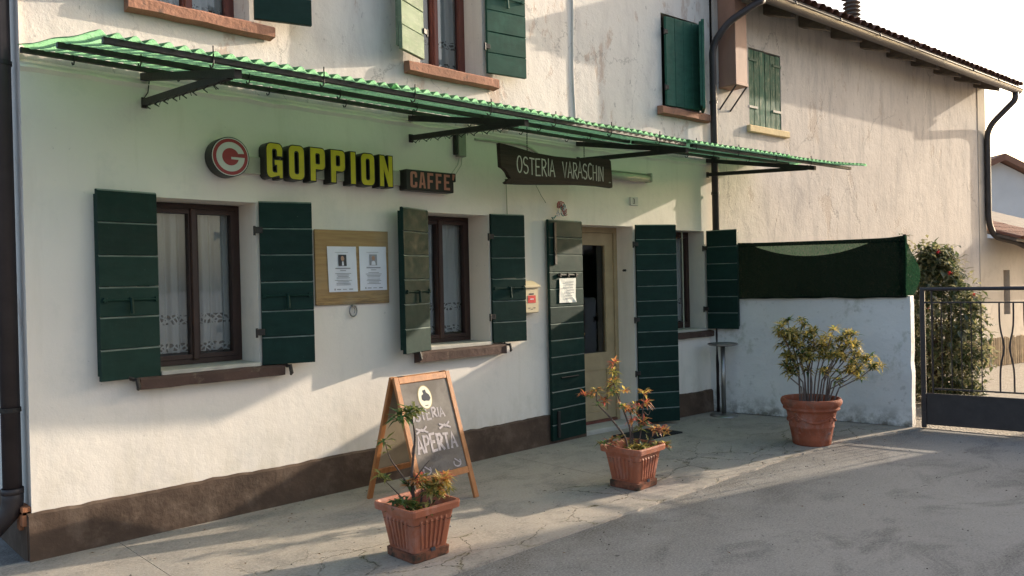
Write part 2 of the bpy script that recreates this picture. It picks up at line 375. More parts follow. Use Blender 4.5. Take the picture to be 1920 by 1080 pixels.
def tube(pts, r, n=8, bm=None, caps=True):
    bm = bm or BM(); pts = [Vector(p) for p in pts]; rings = []
    t0 = (pts[1] - pts[0]).normalized(); up = Vector((0, 0, 1)) if abs(t0.z) < .9 else Vector((1, 0, 0))
    a = t0.cross(up).normalized()
    for i, p in enumerate(pts):
        if i == 0: t = pts[1] - pts[0]
        elif i == len(pts) - 1: t = pts[-1] - pts[-2]
        else: t = (pts[i + 1] - pts[i]).normalized() + (pts[i] - pts[i - 1]).normalized()
        if t.length < 1e-9: t = t0
        t.normalize(); a = (a - t * a.dot(t)).normalized(); b = t.cross(a)
        ri = r[i] if isinstance(r, (list, tuple)) else r
        rings.append([bm.verts.new(p + (a * math.cos(2 * math.pi * k / n) + b * math.sin(2 * math.pi * k / n)) * ri) for k in range(n)])
    for x, y in zip(rings, rings[1:]):
        for k in range(n): bm.faces.new((x[k], x[(k + 1) % n], y[(k + 1) % n], y[k]))
    if caps: bm.faces.new(rings[0][::-1]); bm.faces.new(rings[-1])
    return bm
def arc_pts(pts, seg=5, r=.1):                        # round the corners of a polyline
    pts = [Vector(p) for p in pts]; out = [pts[0]]
    for a, b, c in zip(pts, pts[1:], pts[2:]):
        d1 = (a - b); d2 = (c - b); q = min(r, d1.length * .45, d2.length * .45)
        p1 = b + d1.normalized() * q; p2 = b + d2.normalized() * q
        for i in range(seg + 1):
            t = i / seg; out.append(p1 * (1 - t) ** 2 + b * 2 * t * (1 - t) + p2 * t * t)
    out.append(pts[-1]); return out
def lathe(prof, c, n=40, bm=None):
    bm = bm or BM(); rings = []
    for r, z in prof:
        rings.append([bm.verts.new((c[0] + r * math.cos(2 * math.pi * k / n), c[1] + r * math.sin(2 * math.pi * k / n), c[2] + z)) for k in range(n)])
    for x, y in zip(rings, rings[1:]):
        for k in range(n): bm.faces.new((x[k], x[(k + 1) % n], y[(k + 1) % n], y[k]))
    return bm
def quad(bm, *p): return bm.faces.new([bm.verts.new(q) for q in p])
def holed_wall(P, s0, s1, z0, z1, holes, depth, bm=None, cell=None):
    """front skin with real openings and their reveals; P(s, off, z)"""
    bm = bm or BM(); cache = {}
    def V(s, o, z):
        k = (round(s, 4), round(o, 4), round(z, 4))
        if k not in cache: cache[k] = bm.verts.new(P(s, o, z))
        return cache[k]
    ss = sorted({s0, s1, *[h[0] for h in holes], *[h[1] for h in holes]}); zs = sorted({z0, z1, *[h[2] for h in holes], *[h[3] for h in holes]})
    for a, b in zip(ss, ss[1:]):
        for c, d in zip(zs, zs[1:]):
            if any(h[0] <= a and b <= h[1] and h[2] <= c and d <= h[3] for h in holes): continue
            bm.faces.new((V(a, 0, c), V(b, 0, c), V(b, 0, d), V(a, 0, d)))
            bm.faces.new((V(a, -depth, d), V(b, -depth, d), V(b, -depth, c), V(a, -depth, c)))
    for a, b, c, d in holes:
        for (p, q) in (((a, c), (a, d)), ((a, d), (b, d)), ((b, d), (b, c)), ((b, c), (a, c))):
            bm.faces.new((V(p[0], 0, p[1]), V(q[0], 0, q[1]), V(q[0], -depth, q[1]), V(p[0], -depth, p[1])))
    return bm

# stroke lettering and block lettering
def arcp(cx, cy, rx, ry, a0, a1, n=8): return [(cx + rx * math.cos(R_(a0 + (a1 - a0) * i / n)), cy + ry * math.sin(R_(a0 + (a1 - a0) * i / n))) for i in range(n + 1)]
SF = {'O': [arcp(.3, .5, .27, .48, 90, 448, 14)], 'S': [arcp(.3, .74, .25, .24, 30, 250, 8) + arcp(.3, .26, .27, .25, 80, -150, 8)],
      'T': [[(.3, 0), (.3, 1)], [(0, 1), (.62, .97)]], 'E': [[(.58, 1), (.06, .98), (.06, 0), (.6, .02)], [(.09, .52), (.48, .53)]],
      'R': [[(.08, 0), (.08, 1), (.42, .98), (.56, .78), (.42, .55), (.1, .5)], [(.22, .5), (.62, 0)]], 'I': [[(.12, 0), (.14, 1)]],
      'A': [[(0, 0), (.3, 1), (.62, 0)], [(.12, .34), (.5, .36)]], 'V': [[(0, 1), (.3, 0), (.58, 1)]], 'C': [arcp(.34, .5, .3, .48, 50, 310, 10)],
      'H': [[(.06, 0), (.06, 1)], [(.56, 0), (.56, 1)], [(.08, .5), (.54, .52)]], 'N': [[(.05, 0), (.06, 1)], [(.07, .97), (.53, .03)], [(.54, .0), (.56, 1)]],
      'P': [[(.08, 0), (.08, 1), (.46, .97), (.58, .76), (.44, .52), (.1, .46)]], 'B': [[(.08, .5), (.4, .53), (.52, .76), (.4, 1), (.08, 1), (.08, 0), (.45, .0), (.58, .25), (.4, .5)]],
      'M': [[(.02, 0), (.1, 1)], [(.1, .98), (.35, .3)], [(.35, .3), (.6, .98)], [(.6, 1), (.68, 0)]], '3': [arcp(.3, .75, .25, .24, 150, -90, 8) + arcp(.3, .26, .28, .26, 90, -150, 8)], '.': [[(.05, 0), (.13, .06)]]}
SW = {'I': .3, 'M': .82, ' ': .42, '.': .2}
def ribbon(bm, pts, w, P, lift):
    pts = [Vector((p[0], p[1], 0)) for p in pts]; L, Rr = [], []
    for i, p in enumerate(pts):
        if i == 0: t = (pts[1] - p).normalized(); m = 1
        elif i == len(pts) - 1: t = (p - pts[-2]).normalized(); m = 1
        else:
            a = (p - pts[i - 1]).normalized(); b = (pts[i + 1] - p).normalized(); t = (a + b)
            t = t.normalized() if t.length > .1 else a; m = min(1.6, 1 / max(.3, abs(t.dot(a))))
        nrm = Vector((-t.y, t.x, 0)) * w / 2 * m
        L.append(bm.verts.new(P(*(p + nrm).xy, lift))); Rr.append(bm.verts.new(P(*(p - nrm).xy, lift)))
    for i in range(len(pts) - 1): bm.faces.new((Rr[i], Rr[i + 1], L[i + 1], L[i]))
def stroke_text(txt, P, x, y, h, sx, w, jit=0, bm=None, lift0=.001):
    bm = bm or BM(); k = 0
    for ch in txt:
        if ch in SF:
            dy = random.uniform(-jit, jit) * h; sc_ = 1 + random.uniform(-jit, jit)
            for st in SF[ch]:
                k += 1
                ribbon(bm, [(x + a * sx * h, y + dy + b * h * sc_) for a, b in st], w * random.uniform(.85, 1.15), P, lift0 + .00025 * (k % 5))
        x += SW.get(ch, .72) * sx * h
    return bm
def rr(x0, y0, x1, y1, r, n=4):
    return [p for cx, cy, a in ((x1 - r, y0 + r, -90), (x1 - r, y1 - r, 0), (x0 + r, y1 - r, 90), (x0 + r, y0 + r, 180)) for p in arcp(cx, cy, r, r, a, a + 90, n)]
WL, TL = .60, .205
BF = {'O': [rr(0, 0, WL, 1, .16), rr(TL, .15, WL - TL, .85, .075)],
      'P': [[(0, 0), (TL, 0), (TL, .36)] + arcp(WL - .13, .49, .13, .13, -90, 0, 4) + arcp(WL - .13, .87, .13, .13, 0, 90, 4) + [(0, 1)], rr(TL, .51, WL - TL, .85, .05)],
      'I': [[(0, 0), (TL, 0), (TL, 1), (0, 1)]],
      'N': [[(0, 0), (TL * .9, 0), (TL * .9, .56), (WL - TL, 0), (WL, 0), (WL, 1), (WL - TL * .9, 1), (WL - TL * .9, .46), (TL, 1), (0, 1)]],
      'C': [[(WL, .64), (WL - TL, .64)] + arcp(WL - TL - .07, .78, .07, .07, 0, 90, 3) + arcp(TL + .07, .78, .07, .07, 90, 180, 3) + arcp(TL + .07, .22, .07, .07, 180, 270, 3) + arcp(WL - TL - .07, .22, .07, .07, 270, 360, 3) + [(WL - TL, .36), (WL, .36)] + arcp(WL - .16, .16, .16, .16, 0, -90, 4) + arcp(.16, .16, .16, .16, -90, -180, 4) + arcp(.16, .84, .16, .16, 180, 90, 4) + arcp(WL - .16, .84, .16, .16, 90, 0, 4)],
      'G': [[(WL, .64), (WL - TL, .64)] + arcp(WL - TL - .07, .78, .07, .07, 0, 90, 3) + arcp(TL + .07, .78, .07, .07, 90, 180, 3) + arcp(TL + .07, .22, .07, .07, 180, 270, 3) + [(WL - TL, .15), (WL - TL, .38), (WL - TL - .09, .38), (WL - TL - .09, .52), (WL, .52), (WL, 0), (WL - .10, 0), (WL - .13, .07)] + arcp(.16, .16, .16, .16, -90, -180, 4) + arcp(.16, .84, .16, .16, 180, 90, 4) + arcp(WL - .16, .84, .16, .16, 90, 0, 4)],
      'A': [[(0, 0), (.19, 0), (.215, .2), (.385, .2), (.41, 0), (.6, 0), (.44, 1), (.16, 1)], [(.235, .35), (.365, .35), (.31, .80), (.29, .80)]],
      'F': [[(0, 0), (TL, 0), (TL, .40), (WL - .12, .40), (WL - .12, .56), (TL, .56), (TL, .84), (WL - .06, .84), (WL - .06, 1), (0, 1)]],
      'E': [[(0, 0), (WL - .04, 0), (WL - .04, .16), (TL, .16), (TL, .42), (WL - .12, .42), (WL - .12, .57), (TL, .57), (TL, .84), (WL - .04, .84), (WL - .04, 1), (0, 1)]],
      "'": [[(0, .62), (.10, .62), (.2, 1), (0, 1)]]}
def filled(loops, P, lift, depth=0, grow=0):
    bm = BM()
    for k, lp in enumerate(loops):
        if grow:
            cx = sum(p[0] for p in lp) / len(lp); cy = sum(p[1] for p in lp) / len(lp)
        q = []
        for p in lp:
            if not q or (abs(p[0] - q[-1][0]) + abs(p[1] - q[-1][1])) > 1e-6: q.append(p)
        if abs(q[0][0] - q[-1][0]) + abs(q[0][1] - q[-1][1]) < 1e-6: q.pop()
        v = [bm.verts.new((p[0], p[1], 0)) for p in q]
        for i in range(len(v)): bm.edges.new((v[i], v[(i + 1) % len(v)]))
    bmesh.ops.triangle_fill(bm, use_beauty=True, use_dissolve=False, edges=bm.edges[:])
    for f in bm.faces:
        f.normal_update()
        if f.normal.z < 0: f.normal_flip()
    if depth:
        r = bmesh.ops.extrude_face_region(bm, geom=bm.faces[:])
        for e in r['geom']:
            if isinstance(e, bmesh.types.BMVert): e.co.z = -depth
        bmesh.ops.recalc_face_normals(bm, faces=bm.faces[:])
    for v in bm.verts: v.co = P(v.co.x, v.co.y, lift + v.co.z)
    return bm

# ================================================================== SETTING
bm = BM()
g = 300
for (a, b, c, d) in ((-g, g, -g, g),): quad(bm, (a, c, -.014), (b, c, -.014), (b, d, -.014), (a, d, -.014))
obj('road', bm, 'asphalt', kind='structure')
edge = []
x = -6.0
while x < 8.2:
    y = -1.945 - (max(0, x - 6.2) ** 1.6) * .085 + .020 * noise.noise((x * 2.1, 0, 0)) + .014 * noise.noise((x * 9, 3, 0))
    edge.append((x, y)); x += .07
edge.append((8.43, -2.30))
walk = None
joints = [-6.01, -1.2, 1.62, 4.86, 6.62, 8.6]
root = None
for j0, j1 in zip(joints, joints[1:]):
    pts = [p for p in edge if j0 + .003 <= p[0] <= j1 - .003]
    bm = BM(); top = []; inn = []
    for i, p in enumerate(pts):
        px = p[0]
        if i == 0: px = j0 + .0018
        if i == len(pts) - 1 and j1 < 8.5: px = j1 - .0018
        top.append((px, p[1])); inn.append((px, .02 if px < XB else -(px - XB) * SB / CB + .02))
    if j1 > 8.5: inn[-1] = (8.0, -.12)
    T = [bm.verts.new((p[0], p[1], 0)) for p in top]; I = [bm.verts.new((p[0], p[1], 0)) for p in inn]
    K = [bm.verts.new((p[0], p[1] - .006, -.03)) for p in top]
    for i in range(len(T) - 1):
        bm.faces.new((T[i], T[i + 1], I[i + 1], I[i])); bm.faces.new((K[i], K[i + 1], T[i + 1], T[i]))
    for i in (0, -1):
        k2 = bm.verts.new((inn[i][0], inn[i][1], -.03)); f = (T[i], I[i], k2, K[i]); bm.faces.new(f if i == 0 else f[::-1])
    if root is None: root = obj('sidewalk', bm, 'concrete', kind='structure')
    else: obj('slab', bm, 'concrete', root)
bm = BM(); quad(bm, (8.62, -3.6, -.008), (26, -5.5, -.008), (26, 3, -.008), (8.2, .5, -.008)); obj('gravel_yard', bm, 'gravel', kind='structure')

# ================================================================== THE OSTERIA HOUSE
house = thing('inn_house', (1.16, 0, 0), 'cream plastered two-storey inn with dark green shutters and brown plinth', 'house')
WIN1, WIN2, DOOR, WIN3 = (1.90, 2.58, 1.0, 2.14), (4.07, 4.76, 1.0, 2.14), (5.985, 6.757, .03, 2.10), (7.33, 7.972, .94, 2.08)
UPA, UPB, UPC = (1.90, 2.58, 3.38, 4.5), (4.07, 4.765, 3.36, 4.5), (7.32, 7.98, 3.43, 4.47)
ZL = 2.88; DEP = .36; SE = 8.20
obj('wall', holed_wall(W, 1.16, XB, 0, ZL, [WIN1, WIN2], DEP), 'low', house)
obj('wall', holed_wall(W, XB + .0001, SE, 0, ZL, [DOOR, WIN3], DEP), 'low', house)
WU = lambda s, o, z: W(s, o - .03, z)
obj('upper_wall', holed_wall(WU, 1.16, XB, ZL, 6.1, [UPA, UPB], DEP - .03), 'up', house)
obj('upper_wall', holed_wall(WU, XB + .0001, SE, ZL, 6.1, [UPC], DEP - .03), 'up', house)
bm = BM()                                             # the ragged step where the newer lower render ends
for s0, s1 in ((1.16, XB), (XB + .0001, SE)):
    n_ = 60
    for i in range(n_):
        a = s0 + (s1 - s0) * i / n_; b = s0 + (s1 - s0) * (i + 1) / n_
        f = lambda s: (.016 + .006 * noise.noise((s * 3, 0, 0)), .012 * noise.noise((s * 5, 2, 0)))
        (oa, za), (ob, zb) = f(a), f(b)
        quad(bm, W(a, 0.0, ZL - .055 + za), W(b, 0.0, ZL - .055 + zb), W(b, ob, ZL - .03 + zb), W(a, oa, ZL - .03 + za))
        quad(bm, W(a, oa, ZL - .03 + za), W(b, ob, ZL - .03 + zb), W(b, -.031, ZL + .022), W(a, -.031, ZL + .022))
obj('ledge', bm, 'low', house)
bm = BM()
quad(bm, (1.16, 0, 0), (1.16, 7, 0), (1.16, 7, 6.1), (1.16, 0, 6.1)); obj('side_wall', bm, 'up', house)
bm = BM(); quad(bm, (1.16, 7, 0), (SE, 7, 0), (SE, 7, 6.1), (1.16, 7, 6.1)); obj('rear_wall', bm, 'up', house)
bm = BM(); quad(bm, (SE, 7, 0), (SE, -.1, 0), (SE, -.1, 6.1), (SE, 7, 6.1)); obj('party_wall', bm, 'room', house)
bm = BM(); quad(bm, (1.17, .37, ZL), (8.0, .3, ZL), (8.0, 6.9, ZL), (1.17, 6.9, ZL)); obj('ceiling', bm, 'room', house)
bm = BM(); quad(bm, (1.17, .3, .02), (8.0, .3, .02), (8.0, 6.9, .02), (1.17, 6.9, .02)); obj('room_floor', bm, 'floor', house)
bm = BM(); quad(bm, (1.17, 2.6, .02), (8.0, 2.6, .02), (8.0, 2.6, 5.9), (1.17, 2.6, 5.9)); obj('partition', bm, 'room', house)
bm = abox(.9, 8.3, -.45, 7.3, 6.12, 6.3); obj('roof', bm, 'rafter', house)
# plinth
bm = BM()
def plin(s0, s1):
    n_ = max(2, int((s1 - s0) / .035)); prev = None
    for i in range(n_ + 1):
        s = s0 + (s1 - s0) * i / n_; t = .262 + .010 * noise.noise((s * 2, 7, 0)) + .008 * noise.noise((s * 11, 7, 0)) - (.02 if s > XB else 0)
        o = .022 + .004 * noise.noise((s * 4, 1, 0))
        cur = [bm.verts.new(W(s, -.01, 0)), bm.verts.new(W(s, o + .008, -.02)), bm.verts.new(W(s, o, t)), bm.verts.new(W(s, -.004, t + .016))]
        if prev:
            for a in (1, 2): bm.faces.new((prev[a], cur[a], cur[a + 1], prev[a + 1]))
        else: bm.faces.new((cur[0], cur[1], cur[2], cur[3]))
        prev = cur
    bm.faces.new(prev[::-1])
plin(1.14, XB); plin(XB + .001, DOOR[0]); plin(DOOR[1], SE - .02)
bm2 = abox(1.135, 1.158, .0, 6, -.01, .275, bm)
obj('plinth', bm, 'plinth', house)
for i, (y0, z0) in enumerate(((.005, .20), (.075, .165), (.005, .262), (.075, .262))):
    obj('brick', abox(1.112, 1.16, y0, y0 + .062, z0, z0 + (.058 if i < 2 else .02) + .03, None, .005), 'brick', house)
# door step
obj('doorstep', fbox(DOOR[0] - .02, DOOR[1] + .02, -.26, .02, -.01, .045, None, .006), 'sillpale', house)

def window(h, mat, rec=.27, open_=False, curtain=True, splits=2, bars=False):
    s0, s1, z0, z1 = h; z0 += .028; z1 -= .004; o0, o1 = -rec - .06, -rec
    fw = .036
    bm = fbox(s0, s0 + fw, o0, o1, z0, z1); fbox(s1 - fw, s1, o0, o1, z0, z1, bm); fbox(s0 + fw, s1 - fw, o0, o1, z0, z0 + fw, bm); fbox(s0 + fw, s1 - fw, o0, o1, z1 - fw, z1, bm)
    wn = obj('window', bm, mat, house)
    mid = (s0 + s1) / 2
    for k, (a, b) in enumerate(((s0 + fw, mid), (mid, s1 - fw))):
        a += .003; b -= .002; p0, p1 = o0 + .012, o1 + .012; f2 = .030
        za, zb = z0 + fw + .003, z1 - fw - .003
        bm = fbox(a, a + f2, p0, p1, za, zb); fbox(b - f2, b, p0, p1, za, zb, bm); fbox(a + f2, b - f2, p0, p1, za, za + f2, bm); fbox(a + f2, b - f2, p0, p1, zb - f2, zb, bm)
        obj('sash', bm, mat, wn)
        bm = BM(); q = -rec - .02
        quad(bm, W(a + f2 - .005, q, za + f2 - .005), W(b - f2 + .005, q, za + f2 - .005), W(b - f2 + .005, q, zb - f2 + .005), W(a + f2 - .005, q, zb - f2 + .005))
        obj('pane', bm, 'glass', wn)
        if curtain:
            bz = [(za + .04, za + .105), (za + .235, za + .305)]
            cuts = [(za + .105, za + .235, 'curtain', 'curtain'), (za + .305, zb + .03, 'curtain', 'curtain'), (bz[0][0], bz[0][1], 'lace', 'lace_band'), (bz[1][0], bz[1][1], 'lace', 'lace_band')]
            ph = random.uniform(0, 6); gap = .012
            for (c0, c1, mt, nm) in cuts:
                bm = BM(); n_ = 44; rows = 6; gr = []
                for r in range(rows + 1):
                    z = c0 + (c1 - c0) * r / rows; row = []
                    for i in range(n_ + 1):
                        t = i / n_; s = a - .01 + (b - a + .02) * t
                        amp = .020 + .006 * math.sin(z * 2 + ph)
                        o = -rec - .085 + amp * math.sin(t * 19 + ph + .5 * math.sin(t * 7 + z * .8)) + .008 * math.sin(t * 43 + ph)
                        row.append(bm.verts.new(W(s, o, z)))
                    gr.append(row)
                for r in range(rows):
                    for i in range(n_): bm.faces.new((gr[r][i], gr[r][i + 1], gr[r + 1][i + 1], gr[r + 1][i]))
                obj(nm, bm, mt, wn, smooth=True)
    bm = fbox(mid - .022, mid + .022, o1 + .012, o1 + .03, z0 + .03, z1 - .03, None, .006); obj('middle_stile', bm, mat, wn)
    if bars:
        for t in (.30, .62): obj('window_bar', tube([W(s0 + (s1 - s0) * t, -.12, z0), W(s0 + (s1 - s0) * t, -.12, z1)], .008), 'plastic', wn)
    return wn
def sill(s0, s1, z0, z1, out, mat, inner, h):
    n_ = 16; bm = BM(); prev = None
    for i in range(n_ + 1):
        s = s0 + (s1 - s0) * i / n_; j = lambda k: .007 * noise.noise((s * 6, k, z0))
        cur = [bm.verts.new(W(s, -.02, z0 + j(1))), bm.verts.new(W(s, out + j(2), z0 + .012 + j(1))), bm.verts.new(W(s, out + j(4), z1 - .014 + j(3))), bm.verts.new(W(s, out - .015, z1 + j(3))), bm.verts.new(W(s, -.02, z1 + .006))]
        if prev:
            for a in range(4): bm.faces.new((prev[a], cur[a], cur[a + 1], prev[a + 1]))
        else: bm.faces.new(cur)
        prev = cur
    bm.faces.new(prev[::-1])
    o = obj('sill', bm, mat, house)
    if inner: obj('sill_stone', fbox(h[0] + .001, h[1] - .001, -.33, .028, h[2] - .005, h[2] + .026, None, .004), inner, o)
    return o
window(WIN1, 'brown'); window(WIN2, 'brown'); window(WIN3, 'brown', .22, bars=True)
window(UPA, 'redbrown'); window(UPB, 'redbrown')
sill(1.755, 2.735, .915, 1.0, .075, 'sill', 'sillpale', WIN1); sill(3.915, 4.885, .90, .995, .075, 'sill', 'sillpale', WIN2)
sill(7.25, 8.10, .86, .94, .05, 'sill', 'sillpale', WIN3)
sill(1.745, 2.728, 3.295, 3.385, .06, 'sillup', None, UPA); sill(3.895, 4.882, 3.262, 3.355, .06, 'sillup', None, UPB); sill(7.22, 8.11, 3.335, 3.425, .06, 'sillup', None, UPC)

def leaf_shutter(hs, side, wd, phi, z0, z1, n, mat, house=house, latch=None, hinges=(.2, .82), vertical=False, hoff=.035, label=None, gap=.004, seed=0):
    """a hinged leaf: planks on two battens; side +1 swings to the right of its hinge, phi away from the wall"""
    h0 = W(hs, hoff, 0); th = TH if hs > XB else 0
    base = Vector((math.cos(th), -math.sin(th), 0)); nout = Vector((-math.sin(th), -math.cos(th), 0))
    e = base * side * math.cos(R_(phi)) + nout * math.sin(R_(phi))
    n0 = nout * math.cos(R_(phi)) - base * side * math.sin(R_(phi))       # visible face
    T = .032; up = Vector((0, 0, 1))
    bm = BM()
    for t in (.12, .80): obox(h0 + e * wd * t - n0 * (T + .024) + up * (z0 + .03), e * .07, n0 * .022, up * (z1 - z0 - .06), bm)
    sh = obj('shutter', bm, mat, house, label=label)
    rnd = random.Random(int(hs * 100) + seed)
    if not vertical:
        hs_ = [(z1 - z0) / n * rnd.uniform(.94, 1.06) for _ in range(n)]; k = (z1 - z0) / sum(hs_); z = z0
        for i in range(n):
            hh = hs_[i] * k; tilt = rnd.uniform(-.0015, .0015)
            o = h0 + e * .002 - n0 * (T + tilt) + up * z
            pb = BM(); ca, cb2 = [[pb.verts.new(o + e * x_ + n0 * (T + a_) + up * b_) for a_, b_ in ((-T, 0), (-.003, 0), (0, .003), (0, hh - .011), (-.009, hh - .001), (-T, hh - .001))] for x_ in (0, wd - .004)]
            for q in range(6): pb.faces.new((ca[q], ca[(q + 1) % 6], cb2[(q + 1) % 6], cb2[q]))
            pb.faces.new(ca[::-1]); pb.faces.new(cb2); bmesh.ops.recalc_face_normals(pb, faces=pb.faces[:])
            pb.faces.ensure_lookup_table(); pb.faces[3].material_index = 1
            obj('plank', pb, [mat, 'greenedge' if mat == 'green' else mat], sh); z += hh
    else:
        for i in range(n):
            o = h0 + e * (wd * i / n + gap / 2) - n0 * T + up * (z0 + rnd.uniform(0, .006))
            obj('board', obox(o, e * (wd / n - gap), n0 * (T + rnd.uniform(-.002, .002)), up * (z1 - z0 - rnd.uniform(.004, .01)), None, .003), mat, sh)
    for t in hinges:
        z = z0 + (z1 - z0) * t
        bm = obox(h0 - e * .03 + n0 * .002 + up * (z - .02), e * .05, n0 * .012, up * .045, None, .003)
        tube([h0 - e * .035 + n0 * .01 + up * (z - .035), h0 - e * .035 + n0 * .01 + up * (z + .03)], .009, 8, bm)
        obj('hinge', bm, 'iron', sh)
    if latch:
        zl = z0 + (z1 - z0) * latch
        bm = tube([h0 + e * wd * .03 + n0 * .012 + up * zl, h0 + e * wd * .97 + n0 * .012 + up * zl], .006, 6)
        for t in (.06, .5, .92): obox(h0 + e * (wd * t - .012) + n0 * .001 + up * (zl - .014), e * .022, n0 * .016, up * .03, bm, .002)
        tube([h0 + e * wd * .5 + n0 * .02 + up * (zl + .01), h0 + e * wd * .5 + n0 * .026 + up * (zl - .085)], [.009, .012], 6, bm)
        obj('latch_bar', bm, mat, sh)
    return sh
leaf_shutter(1.895, -1, .372, 8, 1.0, 2.165, 6, 'green', latch=.42, hinges=())
leaf_shutter(2.585, 1, .365, 18, 1.005, 2.15, 6, 'green', latch=.42)
leaf_shutter(4.065, -1, .385, 22, 1.0, 2.155, 6, 'green', latch=.42, hinges=())
leaf_shutter(4.765, 1, .355, 11, 1.01, 2.155, 6, 'green', latch=.42)
dl = leaf_shutter(5.975, -1, .505, 7, .03, 2.13, 13, 'green', latch=None, hinges=())
dr = leaf_shutter(6.767, 1, .46, 26, .03, 2.12, 13, 'green', hinges=(.25, .52, .9))
leaf_shutter(7.32, -1, .34, 16, .97, 2.08, 6, 'green', hinges=())
leaf_shutter(7.965, 1, .36, 75, .96, 2.085, 6, 'green')
leaf_shutter(1.895, -1, .42, 20, 3.40, 4.53, 6, 'greenup'); leaf_shutter(2.585, 1, .40, 17, 3.415, 4.53, 6, 'green')
leaf_shutter(4.065, -1, .36, 24, 3.39, 4.53, 6, 'greenpale', label='sun-bleached pale green shutter leaf with flaking paint')
leaf_shutter(4.77, 1, .42, 9, 3.40, 4.53, 6, 'greenup', latch=.60)
leaf_shutter(7.33, 1, .56, 4, 3.44, 4.42, 4, 'greenup', vertical=True, hoff=.03, gap=.003)
leaf_shutter(7.985, -1, .30, 40, 3.43, 4.42, 3, 'greenup', vertical=True, hoff=.03, gap=.003)
# door bolts on the left leaf
def on_leaf(hs, side, phi, along, z, lift=.0, hoff=.035):
    th = TH if hs > XB else 0
    base = Vector((math.cos(th), -math.sin(th), 0)); nout = Vector((-math.sin(th), -math.cos(th), 0))
    e = base * side * math.cos(R_(phi)) + nout * math.sin(R_(phi)); n0 = nout * math.cos(R_(phi)) - base * side * math.sin(R_(phi))
    return W(hs, hoff, 0) + e * along + n0 * lift + Vector((0, 0, z)), e, n0
p, e, n0 = on_leaf(5.975, -1, 7, .10, 1.60, .012)
bm = tube([p, p + e * .30], .010, 6)
for t in (.02, .14, .26): obox(p + e * t - n0 * .010 + Vector((0, 0, -.02)), e * .02, n0 * .024, Vector((0, 0, .04)), bm, .002)
obj('bolt', bm, 'iron', dl)
p, e, n0 = on_leaf(5.975, -1, 7, .41, 1.70, .002); obj('strap', obox(p, e * .035, n0 * .018, Vector((0, 0, .40)), None, .003), 'iron', dl)
p, e, n0 = on_leaf(5.975, -1, 7, .41, .06, .002); obj('strap', obox(p, e * .035, n0 * .018, Vector((0, 0, .25)), None, .003), 'iron', dl)
p, e, n0 = on_leaf(5.975, -1, 7, .12, .62, .012); obj('bolt', tube([p, p + e * .26], .007, 6), 'iron', dl)
# shutter catches on the sills
def catch(s, z):
    bm = tube([W(s, 0, z), W(s, .06, z), W(s + .012, .085, z + .004), W(s + .02, .09, z - .045), W(s + .02, .075, z - .06)], [.008, .009, .016, .014, .008], 7)
    tube([W(s - .03, .06, z + .02), W(s + .03, .07, z - .004)], .010, 6, bm); obj('shutter_catch', bm, 'iron', house)
for s, z in ((1.72, .99), (2.755, .985), (3.90, .99), (4.905, .985)): catch(s, z)
# door
ds0, ds1, dz0, dz1 = DOOR; rc = -.23
bm = fbox(ds0, ds0 + .05, rc - .07, rc, .045, dz1); fbox(ds1 - .05, ds1, rc - .07, rc, .045, dz1, bm); fbox(ds0 + .05, ds1 - .05, rc - .07, rc, dz1 - .055, dz1, bm)
door = obj('door', bm, 'door', house)
a, b, z0, z1 = ds0 + .053, ds1 - .053, .075, dz1 - .058
bm = fbox(a, a + .12, rc - .06, rc - .015, z0, z1); fbox(b - .12, b, rc - .06, rc - .015, z0, z1, bm); fbox(a + .12, b - .12, rc - .06, rc - .015, z1 - .13, z1, bm)
fbox(a + .12, b - .12, rc - .06, rc - .015, .60, .78, bm); fbox(a + .12, b - .12, rc - .06, rc - .015, z0, .16, bm); obj('leaf_frame', bm, 'door', door)
bm = fbox(a + .12, b - .12, rc - .05, rc - .028, .16, .37); fbox(a + .12, b - .12, rc - .05, rc - .026, .376, .60, bm); obj('lower_panel', bm, 'door', door)
bm = BM(); quad(bm, W(a + .11, rc - .04, .77), W(b - .11, rc - .04, .77), W(b - .11, rc - .04, z1 - .12), W(a + .11, rc - .04, z1 - .12)); obj('pane', bm, 'glass', door)
bm = tube(arc_pts([W(a + .05, rc - .015, 1.0), W(a + .05, rc + .035, 1.0), W(a + .16, rc + .04, .995)], 4, .02), .009, 8); fbox(a + .035, a + .066, rc - .016, rc - .010, .93, 1.06, bm); obj('handle', bm, 'brass', door)
obj('threshold', fbox(a, b, rc - .06, rc + .01, .046, .072), 'redbrown', door)
# pictures hanging inside on the partition wall are not readable; left as a dark room
# downpipes
bm = tube([(1.085, .085, 6.1), (1.085, .085, .40)], .05, 16); tube(arc_pts([(1.085, .085, .42), (1.085, .085, .30), (.98, .16, .16), (.90, .20, .13)], 5, .08), .056, 16, bm)
tube([(1.085, .085, .385), (1.085, .085, .42)], .058, 16, bm)
dp = obj('downpipe', bm, 'pipe', house, smooth=True)
for z in (.86, 2.86, 4.6): obj('pipe_bracket', tube([(1.085, .085, z), (1.085, .085, z + .025)], .056, 16), 'iron', dp)
bm = tube(arc_pts([W(8.11, .07, -.01), W(8.11, .07, 4.22), W(8.20, .22, 4.46), W(8.42, .46, 4.66), W(8.5, .5, 4.70)], 6, .12), .040, 14)
dp2 = obj('downpipe', bm, 'pipe', house, smooth=True)
for z in (1.1, 2.5, 3.55): obj('pipe_bracket', tube([W(8.11, .07, z), W(8.11, .07, z + .03)], .047, 14), 'iron', dp2)
